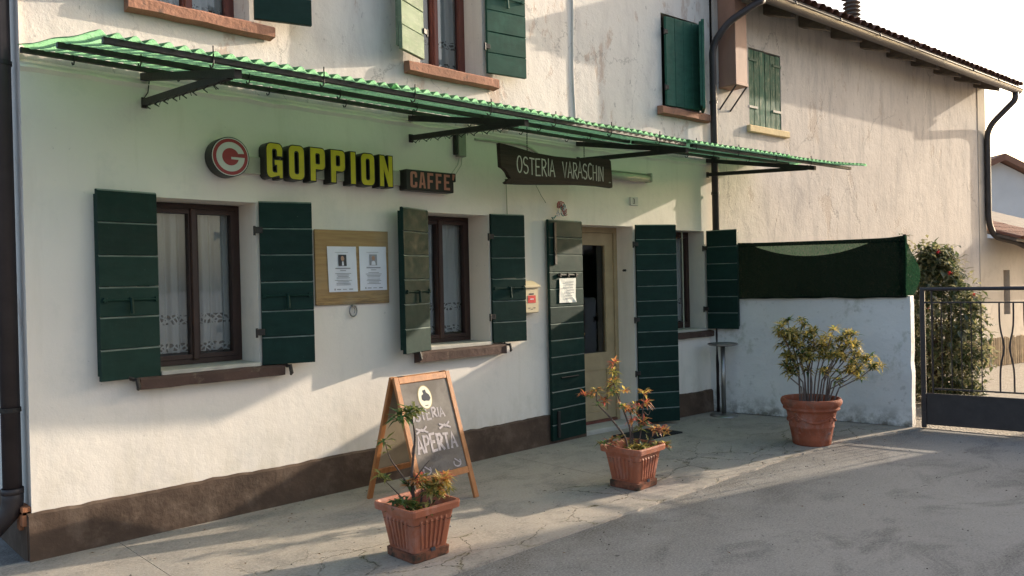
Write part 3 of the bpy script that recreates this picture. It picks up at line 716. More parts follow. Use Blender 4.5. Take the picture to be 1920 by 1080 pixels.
# old electric cables
obj('cable', tube(arc_pts([W(4.62, .006, 2.80), W(5.25, .012, 2.81), W(5.42, .012, 2.74), W(5.44, .012, 2.62)], 5, .06), .011, 6), 'plastic', house)
obj('cable', tube(arc_pts([W(4.98, .008, 2.80), W(4.985, .008, 2.4), W(4.99, .008, 2.15), W(5.01, .012, 2.11), W(5.03, .012, 2.14)], 4, .02), .004, 5), 'plastic', house)
obj('cable', tube([W(5.37, .006, 2.45), W(5.43, .01, 2.36), W(5.50, .006, 2.29)], .003, 5), 'plastic', house)
obj('cable', tube(arc_pts([W(5.98, -.024, 2.95), W(5.95, -.022, 3.6), W(5.97, -.022, 4.4), W(5.96, -.022, 6)], 3, .1), .010, 6), 'up', house)
obj('cable', tube([W(1.86, .012, 2.93), W(1.875, .012, 2.87), W(1.865, .012, 2.80), W(1.83, .02, 2.745), W(1.85, .03, 2.735)], .004, 5), 'iron', house)
obj('wall_stud', tube([W(6.62, -.02, 1.64), W(6.62, .015, 1.64)], .012, 8), 'iron', house)

# ================================================================== AWNING
aw = thing('awning', W(1.2, 0, 2.7), 'corrugated translucent green awning on black iron brackets over the inn front', 'awning')
AZ = lambda o: 2.955 - .186 * o                          # underside of the sheet slopes outwards
for o, e0, e1 in ((.045, 1.155, 8.22), (.74, 1.165, 8.55), (1.37, 1.19, 8.72)):
    bm = BM()
    for s0, s1 in ((e0, XB), (XB, e1)):
        for _ in (0,): fbox(s0, s1 + (.002 if s1 == XB else 0), o - .016, o + .016, AZ(o) - .027, AZ(o), bm)
    obj('rail', bm, 'iron', aw)
for k, s in enumerate((1.845, 3.93, 5.97, 8.06)):
    up = Vector((0, 0, 1)); a0 = W(s, 0, AZ(0) - .036); a1 = W(s, 1.34, AZ(1.34) - .036); dx = (W(s + .01, 0, 0) - W(s, 0, 0)).normalized()
    br = obj('bracket', obox(a0 - dx * .02 - up * .045, dx * .04, a1 - a0, up * .045), 'iron', aw)
    f0 = W(s, .0, 2.735); f1 = a0 + (a1 - a0) * .93 - up * .03
    obj('brace', obox(f0 - dx * .016 - up * .02, dx * .032, f1 - f0, up * .04), 'iron', br)
    obj('wall_plate', fbox(s - .018, s + .018, 0, .012, 2.70, 2.765), 'iron', br)
    bm = BM()                                            # twisted wire left on the brace
    pts = [f0 + (f1 - f0) * (i / 26) + dx * .024 * math.sin(i * 2.1) + up * (-.03 + .022 * math.cos(i * 2.1)) for i in range(27)]
    tube(pts, .0035, 5, bm)
    for i in range(3, 25, 3): tube([pts[i], pts[i] + Vector((random.uniform(-.03, .03), random.uniform(-.03, .03), -.035))], .0025, 4, bm)
    if k < 2: obj('wire', bm, 'iron', br)
    else: bm.free()
pit = .0765; bounds = [1.15, 2.75, 4.35, XB, 7.45, 9.02]
for k, (s0, s1) in enumerate(zip(bounds, bounds[1:])):
    bm = BM(); s1e = s1 + (.05 if s1 < 9 and s1 != XB else 0); n_ = int((s1e - s0) / pit * 8); rows = 10; gr = []
    for r in range(rows + 1):
        o = .0 + (1.415 + .015 * math.sin(k * 2.3)) * r / rows; row = []
        for i in range(n_ + 1):
            s = s0 + (s1e - s0) * i / n_
            if s1 == XB and i == n_: s = XB
            sag = -.010 * math.sin(o / .70 * math.pi) ** 2 + .006 * noise.noise((s * 1.3, o, k))
            z = AZ(o) + .016 + .014 * math.sin(2 * math.pi * s / pit) + sag + .004 * (k % 2) + (.05 * max(0, s - 8.3) if o > .6 else 0)
            row.append(bm.verts.new(W(s, o + .012 * noise.noise((s * 4, 9, r)), z)))
        gr.append(row)
    for r in range(rows):
        for i in range(n_): bm.faces.new((gr[r][i], gr[r][i + 1], gr[r + 1][i + 1], gr[r + 1][i]))
    obj('corrugated_sheet', bm, 'sheet', aw, smooth=True)
for o in (.045, .74, 1.37):
    s = 1.42 + o * .2
    while s < 8.2:
        c = W(s, o, AZ(o) + .05)
        if not XB - .03 < s < XB + .03:
            dn = W(s, o + .022, AZ(o) - .04) - W(s, o, AZ(o) - .04)
            z = Vector((0, 0, 1))
            obj('hook_bolt', tube([c + dn, c + dn - z * .085, c + dn * .4 - z * .102, c - dn * .6 - z * .100, c - dn - z * .085], .0042, 5), 'iron', aw)
        s += .62

# ================================================================== SIGNS
# lit coffee sign
sg = thing('coffee_sign', W(2.2, 0, 2.3), 'wall sign of yellow block letters with round red emblem and faded red word box', 'sign')
obj('rail_board', fbox(2.42, 3.86, .002, .03, 2.335, 2.455, None, .004), 'rail', sg)
PS = lambda x, y, l: W(x, .115 + l, y)
cx, cz, rd = 2.352, 2.424, .133
db = obj('emblem', filled([[(cx + rd * math.cos(i * math.pi / 24), cz + rd * math.sin(i * math.pi / 24)) for i in range(48)]], PS, 0, .10), 'signblack', sg)
cir = lambda r, n=48: [(cx + r * math.cos(2 * math.pi * i / n), cz + r * math.sin(2 * math.pi * i / n)) for i in range(n)]
obj('emblem_rim', filled([cir(.127), cir(.121)], PS, .002), 'signwhite', db)
obj('emblem_ring', filled([cir(.121)], PS, .0015), 'signred', db)
gp = arcp(cx, cz, .098, .098, 22, 338 + 22 - 22 + 20, 40)
gp = [(cx + .098 * math.cos(R_(a)), cz + .098 * math.sin(R_(a))) for a in range(16, 361, 6)] + [(cx + .098, cz), (cx + .004, cz), (cx + .004, cz - .016), (cx + .056, cz - .016)] + [(cx + .058 * math.cos(R_(a)), cz + .058 * math.sin(R_(a))) for a in range(342, 20, -6)]
obj('emblem_letter', filled([gp], PS, .003), 'signwhite', db)
x = 2.612; hh = .236; zb = 2.309
ws = {'I': TL}; tot = sum(ws.get(c, WL) for c in 'GOPPION'); gapw = .052; kx = (3.662 - 2.612 - 6 * gapw) / tot
for ch in 'GOPPION':
    sub = [[(x + p[0] * kx, zb + p[1] * hh) for p in lp] for lp in BF[ch]]
    def grow(lp, outer, q=.009):
        c_ = []; n_ = len(lp)
        for i, p in enumerate(lp):
            a = Vector(lp[i - 1]); b = Vector(p); c = Vector(lp[(i + 1) % n_])
            d1 = (b - a); d2 = (c - b)
            if d1.length < 1e-6: d1 = d2
            if d2.length < 1e-6: d2 = d1
            n1 = Vector((d1.y, -d1.x)).normalized(); n2 = Vector((d2.y, -d2.x)).normalized(); m = n1 + n2
            m = n1 if m.length < .2 else m.normalized() / max(.5, m.normalized().dot(n1))
            c_.append(tuple(b + m * q))
        return c_
    area = lambda lp: sum(lp[i - 1][0] * lp[i][1] - lp[i][0] * lp[i - 1][1] for i in range(len(lp)))
    gl = []
    for i, lp in enumerate(sub):
        ccw = area(lp) > 0
        gl.append(grow(lp, i == 0, (.008 if ccw else -.008) * (1 if i == 0 else -1)))
    lt = obj('letter', filled(gl, PS, -.002, .10), 'signblack', sg)
    obj('letter_face', filled(sub, PS, .0005), 'signyel', lt)
    x += ws.get(ch, WL) * kx + gapw
cb = obj('word_box', fbox(3.795, 4.285, .012, .112, 2.298, 2.462, None, .006), 'signblack', sg)
obj('word_box_tail', fbox(4.265, 4.312, .03, .110, 2.392, 2.464, None, .006), 'signblack', sg)
x = 3.835; hh = .128; kx = (4.245 - 3.835 - 4 * .018) / (5 * WL)
for ch in 'CAFFE':
    obj('letter_face', filled([[(x + p[0] * kx, 2.318 + p[1] * hh) for p in lp] for lp in BF[ch]], PS, -.0015), 'signpink', cb); x += WL * kx + .018
obj('letter_face', filled([[(4.268, 2.405), (4.282, 2.403), (4.297, 2.452), (4.268, 2.452)]], PS, -.0015), 'signpink', cb)
# hanging carved board
hb = thing('hanging_sign', W(5.1, .5, 2.37), 'dark old wooden board with notched end and white hand lettering hung on chains', 'sign')
prof = [(4.455, 2.682), (4.62, 2.668), (4.85, 2.640), (5.1, 2.632), (5.4, 2.640), (5.70, 2.668), (5.85, 2.672), (5.876, 2.655), (5.884, 2.56), (5.893, 2.425), (5.885, 2.408), (5.70, 2.412), (5.4, 2.405), (5.1, 2.385), (4.75, 2.363), (4.53, 2.353), (4.512, 2.364), (4.545, 2.385), (4.538, 2.394), (4.575, 2.402), (4.555, 2.418), (4.535, 2.452), (4.50, 2.478), (4.465, 2.49), (4.46, 2.58)]
PH = lambda x, y, l: Vector((x, -.5 - l, y))
pl_ = obj('board', filled([prof], PH, 0, .04), 'oldwood', hb)
obj('lettering', stroke_text('OSTERIA', PH, 4.645, 2.452, .145, .70, .0115, .04), 'paint', pl_); bm = stroke_text('VARASCHIN', PH, 5.205, 2.46, .143, .655, .0115, .05)
obj('lettering', stroke_text('..', PH, 5.838, 2.452, .10, .8, .008, 0), 'paint', pl_)
obj('lettering', bm, 'paint', pl_)
for sx, zt, zb_ in ((4.79, 2.85, 2.648), (5.52, 2.83, 2.652)):
    bm = BM(); z = zt; k = 0
    while z > zb_:
        a = Vector((.007, 0, 0)) if k % 2 else Vector((0, .007, 0)); c = Vector((sx, -.48, z))
        tube([c + a, c + a * .6 + Vector((0, 0, .011)), c - a * .6 + Vector((0, 0, .011)), c - a, c - a * .6 - Vector((0, 0, .011)), c + a * .6 - Vector((0, 0, .011)), c + a], .0022, 4, bm); z -= .018; k += 1
    obj('chain', bm, 'iron', hb)
# house number
nb = thing('house_number', W(6.78, 0, 2.32), 'small square white house number plate reading 3', 'number plate')
pt = obj('plate', fbox(6.717, 6.838, .001, .014, 2.322, 2.412, None, .003), 'signwhite', nb)
obj('numeral', stroke_text('3', lambda x, y, l: W(x, .0145 + l, y), 6.757, 2.343, .05, .8, .010), 'ink', pt)
# tube lamp
lp = thing('tube_lamp', W(6.6, 0, 2.57), 'unlit cream fluorescent tube lamp fixed on the wall above the door', 'lamp')
bm = fbox(6.14, 6.95, .002, .045, 2.60, 2.665, None, .006); obj('housing', bm, 'greybox', lp)
obj('diffuser', tube([W(6.15, .06, 2.605), W(6.955, .06, 2.605)], .036, 14), 'plastic', lp, smooth=True)
for s in (6.135, 6.955): obj('end_cap', fbox(s, s + .028, .004, .10, 2.57, 2.668, None, .008), 'plastic', lp)
bx = thing('junction_box', W(4.43, 0, 2.62), 'grey electrical box with two thin cables above the faded red word box', 'electric box')
obj('case', fbox(4.395, 4.478, .002, .06, 2.625, 2.845, None, .006), 'greybox', bx); obj('cover', fbox(4.372, 4.394, .004, .05, 2.64, 2.83, None, .003), 'iron', bx)
for d in (0, .03): obj('lead', tube([W(4.42 + d, .03, 2.625), W(4.39 + d * 1.3, .04, 2.55), W(4.31 + d * 1.6, .05, 2.47)], .003, 5), 'plastic', bx)
# noticeboard with two notices
obj('notice_board', fbox(3.022, 3.672, .004, .020, 1.404, 1.966, None, .002), 'ply', label='weathered plywood noticeboard between the two ground floor windows', cat='noticeboard')
def notice(s0, s1, z0, z1, skew, suit, label):
    t = thing('printed_notice', W((s0 + s1) / 2, .02, z0), label, 'notice', 'notices pinned to the plywood board')
    P = lambda x, y, l: W(s0 + (s1 - s0) * x + skew * (1 - y), .0225 + l + .004 * (x > .97) * (y > .97), z0 + (z1 - z0) * y)
    bm = BM(); n_ = 6; gr = [[bm.verts.new(P(i / n_, j / n_, .0035 * noise.noise((i * .7, j * .6, s0 * 9)) + .003)) for i in range(n_ + 1)] for j in range(n_ + 1)]
    for j in range(n_):
        for i in range(n_): bm.faces.new((gr[j][i], gr[j][i + 1], gr[j + 1][i + 1], gr[j + 1][i]))
    sh = obj('sheet', bm, 'paper', t)
    r = lambda x0, x1, y0, y1, l=.0085, b=None: quad(b, P(x0, y0, l), P(x1, y0, l), P(x1, y1, l), P(x0, y1, l))
    bm = BM(); r(.36, .64, .57, .82, .008, bm); obj('portrait', bm, 'ink' if suit == 0 else 'greyink', sh)
    obj('portrait_face', filled([[(.50 + .06 * math.cos(i * .42), .735 + .055 * math.sin(i * .42)) for i in range(15)]], P, .0095), 'skin', sh)
    obj('portrait_shirt', filled([[(.42, .58), (.58, .58), (.56, .66), (.5, .675), (.44, .66)] if suit else [(.47, .58), (.54, .58), (.53, .67), (.48, .67)]], P, .0095), 'paper', sh)
    bm = BM()
    rr_ = random.Random(int(s0 * 100))
    r(.24, .76, .505, .53, .0085, bm); r(.40, .60, .46, .475, .0085, bm)
    for i in range(8):
        w_ = rr_.uniform(.18, .30); y = .40 - i * .033 - (.02 if i > 3 else 0); r(.5 - w_, .5 + w_, y, y + .011, .0085, bm)
    r(.25, .70, .865, .873, .0085, bm); r(.26, .40, .045, .065, .0085, bm); r(.46, .60, .048, .062, .0085, bm); r(.68, .82, .045, .067, .0085, bm); r(.17, .21, .035, .075, .0085, bm)
    obj('print', bm, 'greyink', sh, kind='stuff')
notice(3.118, 3.368, 1.500, 1.842, .012, 0, 'white printed notice with dark-suited portrait photo, pinned next to the other notice')
notice(3.397, 3.645, 1.506, 1.845, .004, 1, 'white printed notice with pale-shirted portrait photo pinned nearer the narrow window')
# ring under the board
bm = tube([W(3.337 + .032 * math.cos(i * math.pi / 8), .02, 1.352 + .042 * math.sin(i * math.pi / 8)) for i in range(17)], .0055, 6); tube([W(3.337, -.02, 1.392), W(3.337, .03, 1.392)], .009, 6, bm)
tube([W(3.337, .022, 1.39), W(3.352, .024, 1.36), W(3.345, .024, 1.335)], .004, 5, bm)
obj('tether_ring', bm, 'steel', label='iron tether ring on the wall under the plywood noticeboard', cat='ring')
# mailbox
mb = thing('mailbox', W(5.2, 0, 1.25), 'cream metal letterbox with red label beside the door', 'mailbox')
obj('case', fbox(5.105, 5.292, .003, .088, 1.258, 1.498, None, .006), 'mail', mb)
obj('lid', box8(BM(), [W(5.096, .0, 1.512), W(5.301, .0, 1.512), W(5.301, .105, 1.488), W(5.096, .105, 1.488), W(5.096, .0, 1.556), W(5.301, .0, 1.556), W(5.301, .105, 1.508), W(5.096, .105, 1.508)], .003), 'mail', mb)
obj('slot', fbox(5.17, 5.225, .0885, .0905, 1.425, 1.438), 'ink', mb); obj('label_plate', fbox(5.148, 5.248, .0885, .0915, 1.350, 1.418), 'red', mb)
bm = fbox(5.175, 5.222, .0916, .0922, 1.381, 1.388); obj('print', bm, 'paper', mb)
bm = fbox(5.155, 5.180, .0885, .0905, 1.300, 1.306); fbox(5.190, 5.210, .0885, .0905, 1.290, 1.296, bm); fbox(5.222, 5.245, .0885, .0905, 1.300, 1.306, bm); obj('name_slot', bm, 'ink', mb)
# paper on the door shutter
p, e, n0 = on_leaf(5.975, -1, 7, .14, 1.335, .006)
bm = BM(); n_ = 5; gr = [[bm.verts.new(p + e * (.245 * i / n_ - .01 * j / n_) + Vector((0, 0, .235 * j / n_)) + n0 * (.006 + .006 * noise.noise((i * .8, j * .9, 4)) + (.012 if (i, j) == (0, 0) else 0))) for i in range(n_ + 1)] for j in range(n_ + 1)]
for j in range(n_):
    for i in range(n_): bm.faces.new((gr[j][i], gr[j][i + 1], gr[j + 1][i + 1], gr[j + 1][i]))
pn = obj('paper_notice', bm, 'paper2', label='sunlit white handwritten paper fixed to the left door shutter', cat='paper')
bm = BM(); rnn = random.Random(3)
for k in range(7):
    z = .195 - k * .026; a0 = .03 + rnn.uniform(0, .03); a1 = .21 - rnn.uniform(0, .08)
    q = p + n0 * .016
    quad(bm, q + e * a0 + Vector((0, 0, z)), q + e * a1 + Vector((0, 0, z)), q + e * a1 + Vector((0, 0, z + .006)), q + e * a0 + Vector((0, 0, z + .006)))
obj('handwriting', bm, 'greyink', pn)
# ribbon ornament over the door
ot = thing('ribbon_bow', W(5.66, .05, 2.13), 'red white and teal curled ribbon bow above the left door shutter', 'ornament')
for k in range(26):
    a = random.uniform(0, 6.28); c = W(5.655 + random.uniform(-.05, .045), .05 + random.uniform(-.02, .03), 2.235 + random.uniform(-.055, .055)); r = random.uniform(.012, .028)
    obj('ribbon', tube([c + Vector((r * math.cos(a + i * .8), -.006 * i * .3, r * math.sin(a + i * .8))) for i in range(7)], .0045, 5), ('pink', 'teal', 'paper', 'pink', 'signwhite')[k % 5], ot)
obj('ribbon', tube([W(5.60, .04, 2.17), W(5.565, .05, 2.145), W(5.53, .05, 2.15), W(5.55, .05, 2.13)], .006, 5), 'teal', ot)
obj('doormat', obox((6.10, -.62, .001), Vector((.62, -.04, 0)), Vector((.02, .38, 0)), Vector((0, 0, .013)), None, .004), 'mat_', label='black rubber doormat on the concrete before the door', cat='doormat')

# ================================================================== CHALKBOARD
AX, AY, AA, AWd, AS, AH = 3.50, -.625, R_(4.4), .535, .30, .895
def A(lx, ly, z): return Vector((AX + lx * math.cos(AA) - ly * math.sin(AA), AY + lx * math.sin(AA) + ly * math.cos(AA), z))
af = thing('chalkboard_stand', A(0, 0, 0), 'orange pine folding chalkboard with chalk lettering and oval badge', 'chalkboard')
for side in (-1, 1):                                   # -1: street side
    def PF(u, v, l, side=side): # u across, v metres up the panel
        L = math.hypot(AS, AH); t = v / L
        nrm = Vector((0, side * AH / L, AS / L)); p = Vector((u, side * (AS + (.014 - AS) * t), AH * t)) + nrm * l
        return A(p.x, p.y, p.z)
    L = math.hypot(AS, AH); hw = AWd / 2; fw = .042
    def bar(u0, u1, v0, v1, l0=-.012, l1=.012): return box8(BM(), [PF(u0, v0, l0), PF(u1, v0, l0), PF(u1, v0, l1), PF(u0, v0, l1), PF(u0, v1, l0), PF(u1, v1, l0), PF(u1, v1, l1), PF(u0, v1, l1)], .003)
    for u in (-hw, hw - fw): obj('leg', bar(u, u + fw, 0, L), 'orange', af)
    obj('top_rail', bar(-hw + fw, hw - fw, L - .052, L - .002, -.0115, .0115), 'orange', af); obj('bottom_rail', bar(-hw + fw, hw - fw, .185, .232, -.0115, .0115), 'orange', af)
    bd = obj('writing_board', bar(-hw + fw - .001, hw - fw + .001, .231, L - .051, -.004, .004), 'slate', af)
    if side == 1: obj('board_back', box8(BM(), [PF(-hw + fw, .235, -.0046), PF(hw - fw, .235, -.0046), PF(hw - fw, .235, -.006), PF(-hw + fw, .235, -.006), PF(-hw + fw, L - .055, -.0046), PF(hw - fw, L - .055, -.0046), PF(hw - fw, L - .055, -.006), PF(-hw + fw, L - .055, -.006)]), 'slateback', af)
    if side == -1:
        PC = lambda u, v, l: PF(u, v, .0044 + l)
        obj('chalk_lettering', stroke_text('OSTERIA', PC, -.205, .615, .075, .98, .013, .10), 'chalk', bd)
        obj('chalk_lettering', stroke_text('APERTA', PC, -.19, .385, .115, .76, .019, .06), 'chalk', bd)
        for cx_, cy_ in ((-.12, .545), (.10, .550)):
            bm = BM(); ribbon(bm, [(cx_ - .055, cy_ - .015), (cx_, cy_ + .008), (cx_ + .055, cy_ - .02)], .014, PC, .0026); ribbon(bm, [(cx_ - .05, cy_ + .02), (cx_ + .01, cy_ - .005), (cx_ + .05, cy_ + .025)], .013, PC, .0031); obj('chalk_cross', bm, 'chalk', bd)
        for q in ((.14, .275), (-.15, .27)):
            bm = BM(); ribbon(bm, arcp(q[0], q[1], .035, .028, 150, 400, 7), .010, PC, .0026); ribbon(bm, [(q[0] - .02, q[1] + .03), (q[0] + .035, q[1] - .01)], .009, PC, .0032); obj('chalk_squiggle', bm, 'chalk', bd)
        obj('chalk_lettering', stroke_text('BIRRA', PC, -.08, .325, .042, .80, .006, .06), 'chalkdim', bd); obj('chalk_lettering', stroke_text('MORETTI', PC, -.11, .255, .045, .80, .006, .06), 'chalkdim', bd)
        ov = lambda rx, ry, cx_=-.02, cy_=.775, n=28: [(cx_ + rx * math.cos(2 * math.pi * i / n), cy_ + ry * math.sin(2 * math.pi * i / n)) for i in range(n)]
        bg_ = obj('badge', filled([ov(.066, .088)], PC, .0012), 'badgeedge', bd); obj('badge_face', filled([ov(.060, .082)], PC, .0018), 'badge', bg_)
        obj('badge_figure', filled([[(-.055, .762), (-.05, .79), (-.03, .80), (-.035, .825), (-.005, .83), (-.002, .81), (.022, .79), (.03, .765), (.012, .745), (-.02, .75), (-.035, .748)]], PC, .0024), 'ink', bg_)
        obj('badge_print', filled([[(-.035, .712), (-.005, .712), (-.005, .718), (-.035, .718)]], PC, .0024), 'ink', bg_)
for u in (-.2, .2): obj('hinge', obox(A(u, -.02, AH - .004), Vector((.04, 0, 0)), Vector((0, .04, 0)), Vector((0, 0, .006))), 'iron', af)

# ================================================================== PLANTS
def leaf_at(bm, p, d, ln, wd, mi, droop=.2):
    d = d.normalized(); s = d.cross(Vector((0, 0, 1)))
    s = s.normalized() if s.length > .05 else Vector((1, 0, 0))
    n_ = s.cross(d); a = bm.verts.new(p); m = p + d * ln * .5; t = p + d * ln - Vector((0, 0, droop * ln))
    l = bm.verts.new(m + s * wd * .5 + n_ * wd * .18); r = bm.verts.new(m - s * wd * .5 + n_ * wd * .18); c = bm.verts.new(m); e = bm.verts.new(t)
    for f in ((a, c, l), (l, c, e), (a, r, c), (c, r, e)):
        bm.faces.new(f).material_index = mi
def rosette(bm, rnd, p, ax, n, ln, wd, mis, flat=.5):
    ax = ax.normalized(); u = ax.orthogonal().normalized(); v = ax.cross(u)
    n = int(n * 1.5); ln *= 1.28; wd *= 1.22
    for i in range(n):
        a = i * 2.4 + rnd.uniform(-.3, .3); d = (u * math.cos(a) + v * math.sin(a)) * rnd.uniform(.7, 1.1) + ax * rnd.uniform(-.25, .75) * flat * 2
        leaf_at(bm, p + ax * rnd.uniform(-.02, .01), d, ln * rnd.uniform(.65, 1.15), wd * rnd.uniform(.8, 1.2), rnd.choice(mis), rnd.uniform(0, .45))
LM = ['lg', 'lo', 'ly', 'lr', 'lor']
def planter(cx, cy, rot, label, cells, xs, zs):
    t = thing('potted_shrub', (cx, cy, 0), label, 'potted plant', 'shrubs in square terracotta planters')
    c_, s_ = math.cos(rot), math.sin(rot)
    Q = lambda x, y, z: Vector((cx + x * c_ - y * s_, cy + x * s_ + y * c_, z)); QS = lambda x, y, z: Q(x * xs, y * xs, .22 + (z - .22) * zs)
    def ring(bm, h, z, r=.03, n=3): return [bm.verts.new(Q(p[0], p[1], z)) for p in rr(-h, -h, h, h, r, n)]
    def loft(prof):
        bm = BM(); prev = None
        for h, z, r in prof:
            cur = ring(bm, h, z, r)
            if prev:
                for i in range(len(cur)): bm.faces.new((prev[i], prev[(i + 1) % len(cur)], cur[(i + 1) % len(cur)], cur[i]))
            prev = cur
        return bm
    bm = loft([(.118, .045, .02), (.152, .262, .025), (.172, .266, .03), (.180, .270, .03), (.183, .302, .03), (.180, .312, .03), (.168, .312, .03), (.162, .300, .028), (.140, .20, .02)])
    for sd in range(4):                                   # vertical flutes on each side
        for k in range(6):
            f = -.078 + k * .0312
            pts = []; 
            for z in (.062, .075, .225, .238):
                hgt = .118 + (.034) * (z - .045) / .217; xx = f * (.86 + .28 * (z - .06) / .18); lift = .009 if .07 < z < .23 else .0
                pts.append((xx, hgt, z, lift))
            def S(x, h, z):
                x, y = ((x, -h), (h, x), (-x, h), (-h, -x))[sd]; return Q(x, y, z)
            pr = None
            for xx, hgt, z, lift in pts:
                cur = [bm.verts.new(S(xx + dx, hgt + (lift if ins else -.002), z)) for dx, ins in ((-.011, 0), (-.006, 1), (.006, 1), (.011, 0))]
                if pr:
                    for i in range(3): bm.faces.new((pr[i], pr[i + 1], cur[i + 1], cur[i]))
                pr = cur
    bmesh.ops.recalc_face_normals(bm, faces=bm.faces[:])
    pot = obj('planter', bm, 'terra', t)
    bm = loft([(.02, 0, .01), (.124, 0, .02), (.130, .006, .02), (.132, .050, .02), (.122, .054, .02), (.118, .046, .02)]); obj('saucer', bm, 'terrad', pot)
    bm = BM(); 
    obj('drain_slot', obox(Q(-.01, -.1335, .046), Q(.03, 0, 0) - Q(0, 0, 0), Q(0, .006, 0) - Q(0, 0, 0), Vector((0, 0, .02))), 'ink', pot)
    bm = BM(); vs = [bm.verts.new(Q(p[0], p[1], .215 + .01 * noise.noise((p[0] * 20, p[1] * 20, 0)))) for p in rr(-.150, -.150, .150, .150, .03, 3)]; c0 = bm.verts.new(Q(0, 0, .235))
    for i in range(len(vs)): bm.faces.new((vs[i], vs[(i + 1) % len(vs)], c0))
    obj('soil', bm, 'soil', t)
    rnd = random.Random(int(cx * 100)); lb = BM()
    for st in cells:                                       # stems: polyline, radius, then tufts on them
        pts = [QS(*p) for p in st['p']]; pts = arc_pts(pts, 3, .05)
        n_ = len(pts); r0 = st.get('r', .007)
        obj('stem', tube(pts, [r0 * (1 - .6 * i / n_) for i in range(n_)], 6), 'bark', t)
        for (q, n, ln, mis) in st['t']:
            ax = Vector((rnd.uniform(-.3, .3), rnd.uniform(-.3, .3), 1)); rosette(lb, rnd, QS(*q), ax, n, ln, ln * .27, mis)
    f = obj('foliage', lb, LM, t, kind='stuff')
G_, O_, Y_, RD, OR = 0, 1, 2, 3, 4
# local axes of a planter: x along the facade, y towards it; the sparse plant
c1 = [dict(p=[(.0, .02, .22), (-.01, .03, .42), (.03, .04, .62), (.005, .05, .755)], r=.010, t=[((.005, .05, .75), 14, .085, [G_, G_, O_]), ((.04, .06, .75), 12, .08, [G_, O_]), ((-.045, .05, .73), 12, .085, [G_, G_, O_]), ((-.07, .05, .715), 9, .08, [G_])]),
      dict(p=[(.0, .02, .30), (-.05, .05, .42), (-.11, .09, .52), (-.125, .10, .60)], r=.006, t=[((-.125, .10, .605), 8, .06, [O_, O_, G_]), ((-.12, .09, .56), 4, .05, [O_])]),
      dict(p=[(-.01, .02, .24), (-.09, .04, .34), (-.17, .08, .435)], r=.005, t=[((-.17, .08, .44), 12, .062, [G_, O_, O_]), ((-.15, .07, .42), 5, .05, [O_])]),
      dict(p=[(.01, .0, .22), (.03, -.01, .34), (.02, .0, .40)], r=.006, t=[((.0, .0, .40), 14, .065, [OR, RD, O_]), ((.04, .01, .405), 14, .065, [OR, RD, O_]), ((-.04, .02, .385), 12, .06, [O_, OR, G_])]),
      dict(p=[(.02, -.02, .22), (.07, -.03, .30), (.12, -.04, .37)], r=.006, t=[((.10, -.03, .36), 20, .065, [Y_, Y_, O_]), ((.14, -.04, .38), 18, .065, [Y_, OR, Y_]), ((.06, -.03, .34), 18, .065, [O_, Y_, G_]), ((.17, -.03, .40), 14, .06, [OR, RD, Y_]), ((.15, -.07, .345), 14, .06, [Y_, O_]), ((.09, -.06, .31), 12, .055, [O_, G_]), ((.12, -.01, .335), 18, .06, [Y_, OR, O_]), ((.13, -.06, .39), 16, .06, [Y_, Y_, OR]), ((.05, .0, .37), 14, .06, [OR, Y_, O_])]),
      dict(p=[(-.02, -.02, .22), (-.07, -.03, .27), (-.10, -.04, .31)], r=.006, t=[((-.10, -.03, .31), 16, .075, [G_, G_, O_]), ((-.06, -.05, .285), 16, .075, [G_, O_]), ((-.02, -.09, .265), 14, .08, [G_, O_, Y_]), ((-.11, .03, .30), 12, .07, [G_])]),
      dict(p=[(-.01, .01, .40), (.03, -.03, .47), (.05, -.05, .50)], r=.004, t=[]), dict(p=[(.0, .02, .50), (-.03, .0, .545), (-.02, -.01, .59)], r=.004, t=[])]
planter(2.75, -1.565, .015, 'square terracotta planter with sparse tall shrub standing before the chalkboard', c1, 1.08, 1.13)
